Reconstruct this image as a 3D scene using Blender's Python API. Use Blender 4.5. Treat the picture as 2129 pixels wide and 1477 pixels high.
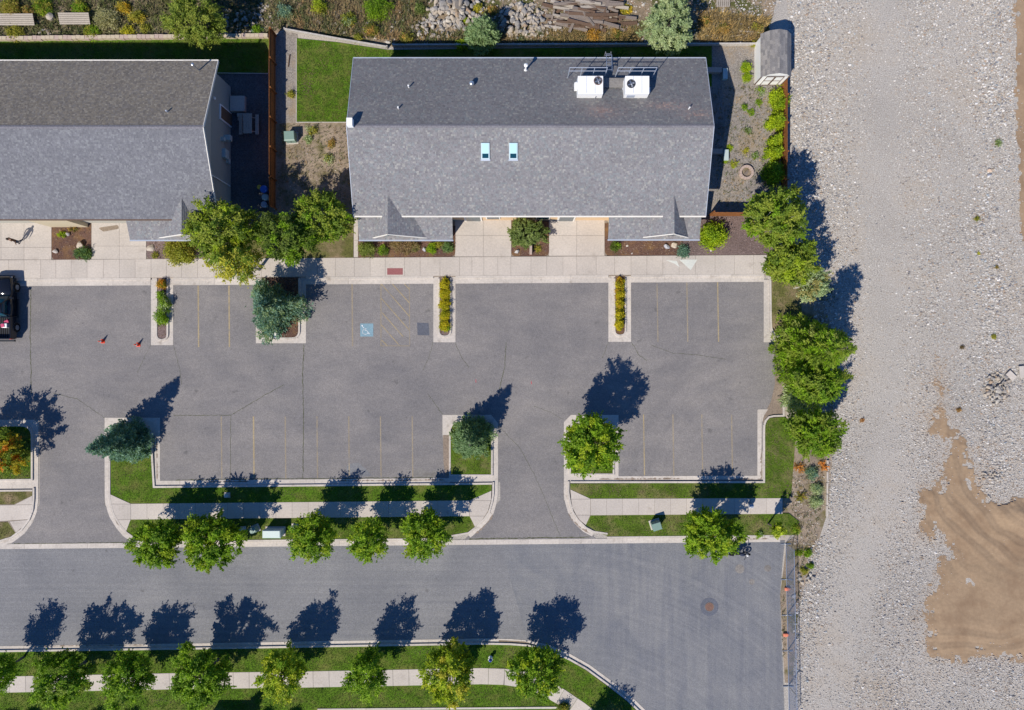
import bpy, bmesh, math, random
import numpy as np
from mathutils import Vector, Matrix
PI = math.pi
S = bpy.context.scene
C = S.collection
for o in list(bpy.data.objects): bpy.data.objects.remove(o)

# ------------------------------------------------------------------ camera, sky, sun, exposure
H = 60.0; PPM = 24.1; CX, CY = 1064.5, 738.5
cam = bpy.data.cameras.new('camera'); camo = bpy.data.objects.new('camera', cam); C.objects.link(camo)
camo.location = (0, 0, H); cam.sensor_width = 36; cam.lens = 36*PPM*H/2129.0
cam.clip_end = 2000; S.camera = camo
SH = Vector((0.585, 0.811, 0)).normalized(); EL = math.radians(46)
w = bpy.data.worlds.new('World'); S.world = w; w.use_nodes = True
nt = w.node_tree; nt.nodes.clear()
wo = nt.nodes.new('ShaderNodeOutputWorld'); bg = nt.nodes.new('ShaderNodeBackground'); sky = nt.nodes.new('ShaderNodeTexSky')
sky.sky_type = 'NISHITA'; sky.sun_disc = False; sky.sun_elevation = EL; sky.sun_rotation = math.radians(215.8)
sky.altitude = 1400; sky.air_density = 1.0; sky.dust_density = 0.1; sky.ozone_density = 6.0
bg.inputs[1].default_value = 0.086
tn = nt.nodes.new('ShaderNodeMix'); tn.data_type = 'RGBA'; tn.blend_type = 'MULTIPLY'; tn.inputs[0].default_value = 1; tn.inputs[7].default_value = (.52, .90, 1.28, 1)
nt.links.new(sky.outputs[0], tn.inputs[6]); nt.links.new(tn.outputs[2], bg.inputs[0]); nt.links.new(bg.outputs[0], wo.inputs[0])
sl = bpy.data.lights.new('sun', 'SUN'); sl.energy = 4.65; sl.angle = math.radians(0.5); sl.color = (1.0, 0.93, 0.83)
so = bpy.data.objects.new('sun', sl); C.objects.link(so); so.location = (-30, -40, 60)
d = Vector((SH.x*math.cos(EL), SH.y*math.cos(EL), -math.sin(EL)))
so.rotation_euler = d.to_track_quat('-Z', 'Y').to_euler()
S.view_settings.view_transform = 'Standard'; S.view_settings.look = 'None'
S.view_settings.gamma = 1.0; S.view_settings.exposure = 0.3; S.view_settings.use_curve_mapping = False
S.render.engine = 'CYCLES'; S.cycles.max_bounces = 6

# ------------------------------------------------------------------ helpers
def W(px, py, z=0.0):
    k = (H-z)/H/PPM
    return ((px-CX)*k, (CY-py)*k)
def W3(px, py, z=0.0): x, y = W(px, py, z); return (x, y, z)

def tag(o, label=None, cat=None, group=None, kind=None):
    if label: o['label'] = label
    if cat: o['category'] = cat
    if group: o['group'] = group
    if kind: o['kind'] = kind
    return o
def thing(name, label, cat, loc=(0, 0, 0), rz=0, group=None):
    o = bpy.data.objects.new(name, None); C.objects.link(o); o.empty_display_size = .2
    o.location = loc; o.rotation_euler = (0, 0, rz)
    return tag(o, label, cat, group)
def link(name, me, parent=None, loc=None, rot=None):
    o = bpy.data.objects.new(name, me); C.objects.link(o)
    if parent: o.parent = parent
    if loc is not None: o.location = loc
    if rot is not None: o.rotation_euler = rot
    return o

# ---- materials
M = {}
def nodes(name):
    m = bpy.data.materials.new(name); m.use_nodes = True
    t = m.node_tree; b = t.nodes['Principled BSDF']; M[name] = m
    return m, t, b
def N(t, typ, **kw):
    n = t.nodes.new(typ)
    for k, v in kw.items():
        if k.startswith('i_'):
            key = k[2:]; key = int(key) if key.isdigit() else key.replace('_', ' ')
            n.inputs[key].default_value = v
        else: setattr(n, k, v)
    return n
def ramp(t, fac, stops):
    r = t.nodes.new('ShaderNodeValToRGB'); e = r.color_ramp.elements
    while len(e) < len(stops): e.new(0.5)
    for el, (p, c) in zip(e, stops):
        el.position = p; el.color = (*c, 1) if len(c) == 3 else c
    t.links.new(fac, r.inputs[0]); return r.outputs[0]
def mixc(t, fac, a, b, mode='MIX'):
    n = t.nodes.new('ShaderNodeMix'); n.data_type = 'RGBA'; n.blend_type = mode
    for s, v in ((0, fac), (6, a), (7, b)):
        if hasattr(v, 'is_linked') or hasattr(v, 'links'): t.links.new(v, n.inputs[s])
        elif s == 0: n.inputs[0].default_value = v
        else: n.inputs[s].default_value = (*v, 1)
    return n.outputs[2]
def pos(t, scale=(1, 1, 1), obj=False):
    if obj: src = N(t, 'ShaderNodeTexCoord').outputs['Object']
    else: src = N(t, 'ShaderNodeNewGeometry').outputs['Position']
    m = N(t, 'ShaderNodeMapping'); m.inputs['Scale'].default_value = scale
    t.links.new(src, m.inputs[0]); return m.outputs[0]
def noise(t, vec, scale, detail=3, rough=.55, dist=0):
    n = N(t, 'ShaderNodeTexNoise', i_Scale=scale, i_Detail=detail, i_Roughness=rough, i_Distortion=dist)
    t.links.new(vec, n.inputs['Vector']); return n.outputs[0]
def bump(t, b, h, strength, dist):
    n = N(t, 'ShaderNodeBump', i_Strength=strength, i_Distance=dist)
    t.links.new(h, n.inputs['Height']); t.links.new(n.outputs[0], b.inputs['Normal'])
def surf(name, c, var=.25, big=.15, fine=9.0, rough=.85, bmp=.4, bdist=.02, rand=0.0, obj=False, patch=None, metal=0.0, coarse=.35):
    """base colour c, fine grain, large soft tone changes, optional patch colour"""
    m, t, b = nodes(name); p = pos(t, obj=obj)
    f = noise(t, p, fine, 4, .7)
    lo = tuple(x*(1-var) for x in c); hi = tuple(min(1, x*(1+var)) for x in c)
    col = ramp(t, f, [(.3, lo), (.7, hi)])
    g = noise(t, p, coarse, 4, .6)
    col = mixc(t, 1.0, col, ramp(t, g, [(.3, (1-big,)*3), (.7, (1+big*.6,)*3)]), 'MULTIPLY')
    if patch:
        pc, psc, lo_, hi_ = patch
        pf = noise(t, p, psc, 5, .65)
        col = mixc(t, ramp(t, pf, [(lo_, (0, 0, 0)), (hi_, (1, 1, 1))]), col, pc)
    if rand:
        oi = N(t, 'ShaderNodeObjectInfo')
        col = mixc(t, 1.0, col, ramp(t, oi.outputs['Random'], [(0, (1-rand, 1-rand, 1-rand)), (1, (1+rand*.5, 1+rand*.45, 1+rand*.35))]), 'MULTIPLY')
    t.links.new(col, b.inputs['Base Color']); b.inputs['Roughness'].default_value = rough
    b.inputs['Metallic'].default_value = metal; b.inputs['Specular IOR Level'].default_value = .5 if rough < .8 else .15
    if bmp: bump(t, b, f, bmp, bdist)
    return m
def plain(name, c, rough=.5, metal=0., var=.08):
    return surf(name, c, var=var, big=.05, fine=14, rough=rough, bmp=.08, bdist=.004, obj=True, metal=metal)
def attr_mat(name, rough=.8, leaf=False, grain=.2, sc=30):
    m, t, b = nodes(name)
    a = N(t, 'ShaderNodeAttribute', attribute_name='Col'); col = a.outputs[0]
    if leaf: col = mixc(t, 1.0, col, (1.68, 1.52, .95), 'MULTIPLY')
    if grain:
        col = mixc(t, 1.0, col, ramp(t, noise(t, pos(t), sc, 2), [(.3, (1-grain,)*3), (.7, (1+grain,)*3)]), 'MULTIPLY')
    t.links.new(col, b.inputs['Base Color']); b.inputs['Roughness'].default_value = rough
    if leaf:
        tr = N(t, 'ShaderNodeBsdfTranslucent'); mx = N(t, 'ShaderNodeMixShader', i_0=.38)
        br = mixc(t, 1.0, col, (1.7, 1.75, .6), 'MULTIPLY'); t.links.new(br, tr.inputs[0])
        t.links.new(b.outputs[0], mx.inputs[1]); t.links.new(tr.outputs[0], mx.inputs[2])
        t.links.new(mx.outputs[0], t.nodes['Material Output'].inputs[0])
        b.inputs['Roughness'].default_value = .6; b.inputs['Specular IOR Level'].default_value = .25
    return m
attr_mat('leaf', leaf=True, grain=0); attr_mat('stone_mix', .9, grain=.25, sc=25); attr_mat('shingle', .95, grain=.28, sc=22)
attr_mat('blade', .8, grain=0)

def N_range(t, sock, a, b2):
    n = N(t, 'ShaderNodeMapRange', i_1=a, i_2=b2); t.links.new(sock, n.inputs[0]); return n.outputs[0]
def asphalt(name, c, streak, tint):
    m, t, b = nodes(name); p = pos(t)
    f = noise(t, p, 11, 4, .8); f2 = noise(t, p, 3.5, 3, .6)
    col = ramp(t, f, [(.28, tuple(x*.66 for x in c)), (.5, c), (.72, tuple(x*1.42 for x in c))])
    col = mixc(t, 1.0, col, ramp(t, noise(t, p, .16, 5, .6, .6), [(.3, (.80, .80, .82)), (.7, (1.15, 1.12, 1.08))]), 'MULTIPLY')
    col = mixc(t, 1.0, col, ramp(t, f2, [(.3, (.93,)*3), (.7, (1.06,)*3)]), 'MULTIPLY')
    sv = noise(t, pos(t, streak), 1.0, 4, .65)
    col = mixc(t, .8, col, ramp(t, sv, [(.3, (.86, .87, .9)), (.7, (1.13, 1.12, 1.1))]), 'MULTIPLY')
    st = noise(t, p, .55, 6, .7, 1.2)
    col = mixc(t, ramp(t, st, [(.62, (0, 0, 0)), (.8, (.55,)*3)]), col, tint)
    ov = noise(t, p, 1.15, 2, .5); col = mixc(t, ramp(t, ov, [(.69, (0, 0, 0)), (.76, (.5,)*3)]), col, (.075, .072, .07))
    st2 = noise(t, p, .38, 6, .75, .8)
    col = mixc(t, ramp(t, st2, [(.2, (.35,)*3), (.36, (0, 0, 0))]), col, (.05, .05, .055))
    if name == 'asphalt_lot':
        g = N(t, 'ShaderNodeNewGeometry'); v1 = N(t, 'ShaderNodeVectorMath', operation='SUBTRACT'); v1.inputs[1].default_value = (23.0, -12.5, 0); t.links.new(g.outputs['Position'], v1.inputs[0])
        v2 = N(t, 'ShaderNodeVectorMath', operation='LENGTH'); t.links.new(v1.outputs[0], v2.inputs[0])
        nz = N(t, 'ShaderNodeTexNoise', noise_dimensions='1D', i_Scale=1.1, i_Detail=3, i_Roughness=.6); t.links.new(v2.outputs['Value'], nz.inputs['W'])
        mk = ramp(t, N_range(t, v2.outputs['Value'], 7.0, 17.0), [(0, (0, 0, 0)), (.25, (1, 1, 1)), (.6, (1, 1, 1)), (1, (0, 0, 0))])
        col = mixc(t, mk, col, mixc(t, 1.0, col, ramp(t, nz.outputs[0], [(.35, (.955, .955, .955)), (.65, (1.055, 1.05, 1.04))]), 'MULTIPLY'))
    t.links.new(col, b.inputs['Base Color']); b.inputs['Roughness'].default_value = .9
    bump(t, b, f, .5, .012); return m
asphalt('asphalt_lot', (.185, .176, .173), (.25, .9, 1), (.26, .25, .24))
asphalt('asphalt_road', (.173, .176, .183), (.05, 3.2, 1), (.25, .25, .25))
# sweeping tyre lines at the turning end of the street
m, t, b = nodes('asphalt_turn')
g_ = N(t, 'ShaderNodeNewGeometry'); vs = N(t, 'ShaderNodeVectorMath', operation='SUBTRACT'); vs.inputs[1].default_value = (3, -47, 0)
t.links.new(g_.outputs['Position'], vs.inputs[0]); vl = N(t, 'ShaderNodeVectorMath', operation='LENGTH'); t.links.new(vs.outputs[0], vl.inputs[0])
nn_ = N(t, 'ShaderNodeTexNoise', noise_dimensions='1D', i_Scale=2.4, i_Detail=4, i_Roughness=.7); t.links.new(vl.outputs['Value'], nn_.inputs['W'])
p = pos(t); f = noise(t, p, 11, 4, .8); c = (.173, .176, .183)
col = ramp(t, f, [(.28, tuple(x*.66 for x in c)), (.5, c), (.72, tuple(x*1.4 for x in c))])
xs_ = N(t, 'ShaderNodeSeparateXYZ'); t.links.new(g_.outputs['Position'], xs_.inputs[0]); mr_ = N(t, 'ShaderNodeMapRange', i_1=-2.0, i_2=12.0); t.links.new(xs_.outputs[0], mr_.inputs[0])
mm_ = N(t, 'ShaderNodeMath', operation='MULTIPLY'); t.links.new(mr_.outputs[0], mm_.inputs[0]); t.links.new(noise(t, p, .25, 2), mm_.inputs[1])
col = mixc(t, mm_.outputs[0], col, mixc(t, 1.0, col, ramp(t, nn_.outputs[0], [(.3, (.80, .81, .84)), (.7, (1.15, 1.14, 1.13))]), 'MULTIPLY'))
col = mixc(t, 1.0, col, ramp(t, noise(t, p, .3, 5, .65, .8), [(.3, (.78, .8, .85)), (.7, (1.12, 1.1, 1.06))]), 'MULTIPLY')
mi_ = N(t, 'ShaderNodeMath', operation='MULTIPLY', i_1=.7); t.links.new(mr_.outputs[0], mi_.inputs[0])
col = mixc(t, mi_.outputs[0], col, mixc(t, 1.0, col, ramp(t, noise(t, pos(t, (2.2, .12, 1)), 1, 3), [(.35, (.84, .85, .9)), (.65, (1.1, 1.09, 1.06))]), 'MULTIPLY'))
mj_ = N(t, 'ShaderNodeMath', operation='SUBTRACT', i_0=1.0); t.links.new(mr_.outputs[0], mj_.inputs[1])
col = mixc(t, mj_.outputs[0], col, mixc(t, 1.0, col, ramp(t, noise(t, pos(t, (.05, 3.2, 1)), 1, 4, .65), [(.3, (.86, .87, .9)), (.7, (1.13, 1.12, 1.1))]), 'MULTIPLY'))
t.links.new(col, b.inputs['Base Color']); b.inputs['Roughness'].default_value = .9; bump(t, b, f, .5, .012)

surf('concrete', (.475, .428, .378), .12, .10, 7, .85, .2, .01, rand=.07, patch=((.34, .30, .26), .8, .60, .78))
surf('concrete_kerb', (.50, .455, .405), .14, .12, 6, .85, .25, .01, rand=.07, patch=((.30, .26, .22), 1.1, .58, .74))
surf('concrete_joint', (.24, .20, .16), .3, .1, 10)
surf('concrete_dark', (.20, .19, .18), .2, .15, 8, patch=((.12, .11, .1), .6, .5, .7))
surf('lawn', (.078, .128, .012), .5, .32, 9, .95, .9, .05, patch=((.19, .165, .07), .55, .48, .70), coarse=.9)
surf('lawn_lush', (.070, .135, .009), .45, .26, 8, .95, .9, .05, patch=((.15, .15, .04), .6, .46, .72), coarse=1.0)
surf('lawn_dry', (.115, .115, .035), .45, .3, 8, .95, .9, .05, patch=((.24, .18, .11), .55, .46, .66), coarse=.7)
surf('mulch', (.115, .066, .05), .65, .25, 13, .95, 1, .04, patch=((.20, .115, .05), .9, .48, .7))
surf('mulch_grey', (.17, .125, .115), .6, .2, 13, .95, 1, .04)
surf('dirt', (.27, .215, .16), .35, .28, 8, .95, .8, .05, patch=((.13, .115, .05), .5, .5, .62), coarse=.4)
surf('scrub_ground', (.25, .195, .135), .45, .3, 7, .95, 1, .08, patch=((.085, .09, .03), .45, .45, .58), coarse=.3)
surf('yard_gravel', (.25, .225, .20), .5, .18, 10, .95, 1, .04, patch=((.26, .20, .13), .35, .5, .68))
surf('dark_gravel', (.10, .10, .105), .5, .2, 10, .95, 1, .04)
surf('gravel_ground', (.405, .375, .335), .5, .16, 12, .95, 1, .06, patch=((.36, .31, .25), .12, .52, .72), coarse=.12)
surf('sand', (.30, .213, .135), .10, .12, 4, .95, .5, .03, patch=((.235, .16, .10), .45, .46, .66), coarse=.35)
plain('cream_siding', (.52, .44, .30), .8); plain('orange_wall', (.60, .43, .26), .8); plain('trim_white', (.74, .70, .62), .6)
plain('grey_siding', (.40, .38, .32), .8)
plain('white_paint', (.8, .8, .78), .45); plain('drip_edge', (.36, .40, .47), .5); plain('galvanized', (.5, .52, .54), .35, .8)
plain('dark_metal', (.04, .042, .045), .4, .3); plain('black_paint', (.01, .012, .018), .12); plain('rubber', (.015, .015, .016), .8)
plain('skylight_frame', (.42, .54, .58), .5); plain('blind_white', (.36, .62, .64), .5); plain('glass_dark', (.008, .05, .075), .08); plain('utility_green', (.17, .26, .22), .5)
plain('utility_pale', (.42, .50, .48), .5); plain('cone_orange', (.75, .06, .015), .5); plain('sandbag_orange', (.62, .2, .12), .8)
plain('blue_cap', (.01, .05, .35), .4); plain('blue_plastic', (.02, .12, .5), .4); plain('yellow_plastic', (.6, .42, .04), .5)
plain('timber_grey', (.21, .175, .15), .9, var=.3); plain('timber_brown', (.13, .085, .06), .9, var=.3); plain('timber_pale', (.36, .32, .27), .9, var=.25)
surf('fence_brown', (.25, .10, .035), .35, .15, 6, .85, .4, .01, rand=.1); surf('fence_grey', (.42, .39, .35), .25, .12, 6, .85, .3, .01)
plain('bark', (.14, .12, .10), .9, var=.4); plain('bark_pale', (.42, .40, .35), .9, var=.3)
plain('rust', (.19, .115, .09), .9, var=.4); plain('brick_red', (.33, .16, .12), .85, var=.25); plain('tactile_red', (.27, .105, .105), .8, var=.12)
plain('block_pink', (.42, .33, .28), .9, var=.2); plain('block_tan', (.46, .39, .29), .9, var=.2); plain('skin', (.45, .26, .18), .6)
plain('denim', (.03, .04, .07), .8); plain('jacket', (.09, .05, .03), .8, var=.3); plain('hair', (.03, .018, .01), .7); plain('cooler_pink', (.5, .06, .14), .5)
surf('line_yellow', (.33, .265, .16), .25, .15, 12, .8, .2, .005, patch=((.21, .195, .18), 2.6, .52, .72))
surf('line_faint', (.275, .23, .165), .25, .15, 12, .8, .2, .005, patch=((.195, .185, .178), 2.6, .50, .72))
surf('paint_blue', (.17, .28, .335), .2, .1, 10, .7, .2, .005); surf('paint_white', (.62, .66, .68), .15, .1, 12, .7, .1, .004)
surf('patch_tar', (.112, .12, .145), .25, .15, 9, .8, .3, .01); surf('crack_weed', (.085, .09, .05), .5, .2, 6); surf('silt', (.24, .19, .15), .3, .2, 8, .9, .5, .02)
surf('paint_pale', (.55, .56, .51), .08, .06, 8); surf('patch_grey', (.20, .185, .17), .35, .2, 5); surf('stain', (.24, .19, .14), .3, .2, 8)
surf('paint_spray', (.5, .06, .08), .2, .1, 12)

# ---- numpy mesh
def npmesh(name, V, loops, totals, mat, col=None, smooth=False):
    me = bpy.data.meshes.new(name)
    V = np.asarray(V, dtype=np.float32).reshape(-1, 3); loops = np.asarray(loops, dtype=np.int32).ravel(); totals = np.asarray(totals, dtype=np.int32).ravel()
    me.vertices.add(len(V)); me.vertices.foreach_set('co', V.ravel())
    me.loops.add(len(loops)); me.loops.foreach_set('vertex_index', loops)
    me.polygons.add(len(totals)); st = np.concatenate(([0], np.cumsum(totals)[:-1])).astype(np.int32)
    me.polygons.foreach_set('loop_start', st); me.polygons.foreach_set('loop_total', totals)
    if col is not None:
        a = me.attributes.new('Col', 'FLOAT_COLOR', 'POINT')
        c = np.ones((len(V), 4), dtype=np.float32); c[:, :3] = col; a.data.foreach_set('color', c.ravel())
    me.update(calc_edges=True)
    me.polygons.foreach_set('use_smooth', np.full(len(totals), smooth))
    me.materials.append(M[mat]); return me

class MB:
    def __init__(s): s.v = []; s.f = []
    def add(s, vs, fs):
        n = len(s.v); s.v += [tuple(v) for v in vs]; s.f += [tuple(i+n for i in f) for f in fs]; return s
    def box(s, c, d, rz=0, rx=0, ry=0):
        m = Matrix.Translation(c) @ Matrix.Rotation(rz, 4, 'Z') @ Matrix.Rotation(ry, 4, 'Y') @ Matrix.Rotation(rx, 4, 'X')
        vs = [m @ Vector((x*d[0]/2, y*d[1]/2, z*d[2]/2)) for z in (-1, 1) for y in (-1, 1) for x in (-1, 1)]
        return s.add(vs, [(0, 2, 3, 1), (4, 5, 7, 6), (0, 1, 5, 4), (1, 3, 7, 5), (3, 2, 6, 7), (2, 0, 4, 6)])
    def tube(s, pts, r, n=6, cap=True):
        pts = [Vector(p) for p in pts]; rs = r if isinstance(r, (list, tuple)) else [r]*len(pts)
        rings = []
        for i, p in enumerate(pts):
            dd = (pts[min(i+1, len(pts)-1)] - pts[max(i-1, 0)]).normalized()
            a = dd.orthogonal().normalized(); b2 = dd.cross(a)
            if i and rings: pass
            rings.append([p + (a*math.cos(k*2*PI/n)+b2*math.sin(k*2*PI/n))*rs[i] for k in range(n)])
        vs = [v for rg in rings for v in rg]; fs = []
        for i in range(len(pts)-1):
            for k in range(n): fs.append((i*n+k, i*n+(k+1) % n, (i+1)*n+(k+1) % n, (i+1)*n+k))
        if cap: fs += [tuple(range(n-1, -1, -1)), tuple(range((len(pts)-1)*n, len(pts)*n))]
        return s.add(vs, fs)
    def cyl(s, c, r, h, n=16, r2=None):
        c = Vector(c); return s.tube_z(c, [(r, 0), (r if r2 is None else r2, h)], n)
    def tube_z(s, c, prof, n=16):
        c = Vector(c); vs = []; fs = []
        for (r, z) in prof: vs += [c+Vector((r*math.cos(k*2*PI/n), r*math.sin(k*2*PI/n), z)) for k in range(n)]
        for i in range(len(prof)-1):
            for k in range(n): fs.append((i*n+k, i*n+(k+1) % n, (i+1)*n+(k+1) % n, (i+1)*n+k))
        fs += [tuple(range(n-1, -1, -1)), tuple(range((len(prof)-1)*n, len(prof)*n))]
        return s.add(vs, fs)
    def prism(s, pts, z0, z1, bottom=False):
        n = len(pts); a = sum(pts[i][0]*pts[(i+1) % n][1]-pts[(i+1) % n][0]*pts[i][1] for i in range(n))
        if a < 0: pts = pts[::-1]
        vs = [(x, y, z0) for x, y in pts]+[(x, y, z1) for x, y in pts]
        fs = [tuple(range(n, 2*n))]+[(i, (i+1) % n, n+(i+1) % n, n+i) for i in range(n)]
        if bottom: fs.append(tuple(range(n-1, -1, -1)))
        return s.add(vs, fs)
    def mesh(s, name, mat, smooth=False):
        me = bpy.data.meshes.new(name); me.from_pydata(s.v, [], s.f); me.update()
        me.materials.append(M[mat])
        if smooth: me.polygons.foreach_set('use_smooth', [True]*len(me.polygons))
        return me
    def build(s, name, mat, parent=None, smooth=False, loc=None, rot=None):
        me = s.mesh(name, mat, smooth); return link(name, me, parent, loc, rot)

def bevel(o, w=.02, seg=2):
    bm = bmesh.new(); bm.from_mesh(o.data); bmesh.ops.remove_doubles(bm, verts=bm.verts, dist=1e-5)
    bmesh.ops.bevel(bm, geom=list(bm.edges), offset=w, segments=seg, affect='EDGES', profile=.5)
    bm.to_mesh(o.data); bm.free(); return o

def pxpoly(name, pts, z0, z1, mat, parent=None, kind=None):
    P = [W(x, y, z1) for x, y in pts]
    o = MB().prism(P, z0, z1).build(name, mat, parent)
    bm = bmesh.new(); bm.from_mesh(o.data); bmesh.ops.triangulate(bm, faces=[f for f in bm.faces if len(f.verts) > 4]); bm.to_mesh(o.data); bm.free()
    if kind: o['kind'] = kind
    return o
def fillet(pts, rad, closed=True, n=7):
    out = []; L = len(pts)
    for i, p in enumerate(pts):
        r = rad[i] if isinstance(rad, (list, tuple)) else rad
        if r == 0 or (not closed and i in (0, L-1)): out.append(p); continue
        p = Vector(p); a = (Vector(pts[i-1])-p); b2 = (Vector(pts[(i+1) % L])-p)
        ang = a.angle(b2); dd = min(r/math.tan(ang/2), a.length*.49, b2.length*.49)
        A = p+a.normalized()*dd; B = p+b2.normalized()*dd
        for k in range(n+1):
            t_ = k/n; out.append(tuple(A*(1-t_)**2+p*2*t_*(1-t_)+B*t_**2))
    return out
def resample(P, closed=False):
    return P+[P[0]] if closed else P
def strip(parent, name, path, o0, o1, z0, z1, seg, mat, closed=False, gap=.012, px=True):
    """pieces of kerb or gutter laid along a path; offsets in metres to the left(+)"""
    P = [Vector(W(x, y, z1)) if px else Vector((x, y)) for x, y in path]
    if closed: P = P+[P[0]]
    L = [0]
    for i in range(1, len(P)): L.append(L[-1]+(P[i]-P[i-1]).length)
    def at(s):
        s = max(0, min(L[-1], s))
        for i in range(1, len(P)):
            if s <= L[i]+1e-9:
                t_ = (s-L[i-1])/max(1e-9, L[i]-L[i-1]); return P[i-1].lerp(P[i], t_)
        return P[-1]
    def nrm(i):
        if closed and i in (0, len(P)-1): a = P[1]-P[0]; b2 = P[-1]-P[-2]
        else: a = P[min(i+1, len(P)-1)]-P[i]; b2 = P[i]-P[max(i-1, 0)]
        if a.length < 1e-9: a = b2
        if b2.length < 1e-9: b2 = a
        a = a.normalized(); b2 = b2.normalized(); tt = (a+b2)
        tt = tt.normalized() if tt.length > 1e-6 else a
        nn = Vector((-tt.y, tt.x)); cs = max(.5, nn.dot(Vector((-a.y, a.x)))); return nn/cs
    k = max(1, round(L[-1]/seg)); objs = []
    for j in range(k):
        s0 = L[-1]*j/k+(gap/2 if j or closed else 0); s1 = L[-1]*(j+1)/k-(gap/2 if j < k-1 or closed else 0)
        idx = [i for i in range(len(P)) if s0+.02 < L[i] < s1-.02]
        pts = [(at(s0), None, s0)]+[(P[i], i, L[i]) for i in idx]+[(at(s1), None, s1)]
        l, r = [], []
        for p, i, s in pts:
            if i is None:
                q = next((ii for ii in range(len(P)) if abs(L[ii]-s) < .02), None)
                if q is not None and not (0 < q < len(P)-1 and False): n_ = nrm(q)
                else:
                    dd = (at(s+.01)-at(s-.01)).normalized(); n_ = Vector((-dd.y, dd.x))
            else: n_ = nrm(i)
            l.append(p+n_*o1); r.append(p+n_*o0)
        m_ = MB(); n2 = len(l)
        vs = [(v.x, v.y, z1) for v in r]+[(v.x, v.y, z1) for v in l]+[(v.x, v.y, z0) for v in r]+[(v.x, v.y, z0) for v in l]
        fs = []
        for i in range(n2-1):
            fs += [(i, i+1, n2+i+1, n2+i), (2*n2+i, 2*n2+i+1, i+1, i), (n2+i, n2+i+1, 3*n2+i+1, 3*n2+i)]
        fs += [(0, n2, 3*n2, 2*n2), (n2-1, 2*n2+n2-1, 3*n2+n2-1, n2+n2-1)]
        m_.add(vs, fs); o = m_.build(name, mat, parent)
        bm = bmesh.new(); bm.from_mesh(o.data); bmesh.ops.recalc_face_normals(bm, faces=bm.faces); bm.to_mesh(o.data); bm.free()
        objs.append(o)
    return objs
def inpoly(x, y, poly):
    c_ = np.zeros(len(x), bool); n = len(poly); j = n-1
    for i in range(n):
        xi, yi = poly[i]; xj, yj = poly[j]
        m_ = ((yi > y) != (yj > y)) & (x < (xj-xi)*(y-yi)/((yj-yi) or 1e-9)+xi)
        c_ ^= m_; j = i
    return c_
def vnoise(x, y, s, seed):
    r_ = np.random.default_rng(seed); g = r_.random((64, 64)); u = x/s; v = y/s; iu = np.floor(u).astype(int); iv = np.floor(v).astype(int); fu = u-iu; fv = v-iv; fu = fu*fu*(3-2*fu); fv = fv*fv*(3-2*fv)
    G = lambda a, b2: g[a % 64, b2 % 64]
    return (G(iu, iv)*(1-fu)+G(iu+1, iv)*fu)*(1-fv)+(G(iu, iv+1)*(1-fu)+G(iu+1, iv+1)*fu)*fv
def distpoly(x, y, poly):
    dm = np.full(len(x), 1e9)
    for i in range(len(poly)):
        ax, ay = poly[i-1]; bx, by = poly[i]; dx, dy = bx-ax, by-ay
        t_ = np.clip(((x-ax)*dx+(y-ay)*dy)/(dx*dx+dy*dy+1e-9), 0, 1)
        dm = np.minimum(dm, np.hypot(x-ax-t_*dx, y-ay-t_*dy))
    return dm

# ------------------------------------------------------------------ ground and pavements
ground = MB().prism([(-400, -400), (400, -400), (400, 400), (-400, 400)], -.5, 0).build('ground', 'gravel_ground'); tag(ground, kind='structure')

# asphalt
lot = pxpoly('parking_lot', [(-80, 590), (330, 590), (1595, 580), (1595, 700), (1611, 712), (1613, 850), (1590, 880), (1580, 1002), (1172, 1005), (1172, 1040), (1240, 1122),
                     (965, 1124), (1040, 1040), (1040, 1003), (300, 1012), (217, 1000), (217, 1050), (285, 1134), (20, 1136), (82, 1050), (82, 873), (-80, 873)], -.1, .02, 'asphalt_lot', kind='structure')
road = pxpoly('road', [(-80, 1138), (1040, 1128), (1100, 1345), (-80, 1360)], -.1, .0165, 'asphalt_road', kind='structure')
turn = pxpoly('road_end', [(1040, 1128), (1632, 1124), (1626, 1180), (1622, 1240), (1627, 1376), (1631, 1477), (1640, 1560), (1360, 1560), (1300, 1440), (1220, 1385), (1100, 1345)], -.1, .0165, 'asphalt_turn', kind='structure')

# upper walk
walk = pxpoly('sidewalk', [(-80, 541.6), (1600, 530), (1600, 573), (-80, 580)], -.1, .12, 'concrete_joint', kind='structure')
yT = lambda x: 541.3-.0067*x
yB = lambda x: 579.5-.0058*x
yC = lambda x: 595.5-.0083*x
js = [-48, -15, 18, 50, 84, 116, 148, 181, 215, 248, 281, 314, 346, 377, 411, 445, 478, 511, 544, 578, 625, 660, 697, 736.5, 769.6, 801, 841, 873.6, 914.6, 955.5, 981, 1006, 1035, 1062, 1104, 1136.6, 1170.5, 1199, 1239.5, 1278, 1312, 1345, 1378, 1412, 1446, 1486.7, 1527, 1567, 1599]
for a, b2 in zip(js, js[1:]):
    g = .2
    pxpoly('paving_slab', [(a+g, yT(a)), (b2-g, yT(b2)), (b2-g, yB(b2)-g), (a+g, yB(a)-g)], .1, .15, 'concrete', walk)
def kerb(name='kerb'):
    o = MB().box((0, 0, -.3), (.1, .1, .1)).build(name, 'concrete_joint'); return tag(o, kind='structure')
K = kerb()
for a, b2 in ((-80, 313), (360, 532), (636, 901), (947, 1265), (1312, 1589)):
    p_ = [(a, yB(a)+2.5), (b2, yB(b2)+2.5)]
    strip(K, 'kerb_stone', p_, -.09, .1, -.05, .152, 3.2, 'concrete_kerb')
    strip(K, 'gutter_slab', [(a, yB(a)+4.8), (b2, yB(b2)+4.8)], -.46, -.005, -.05, .035, 3.2, 'concrete_kerb')
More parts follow.
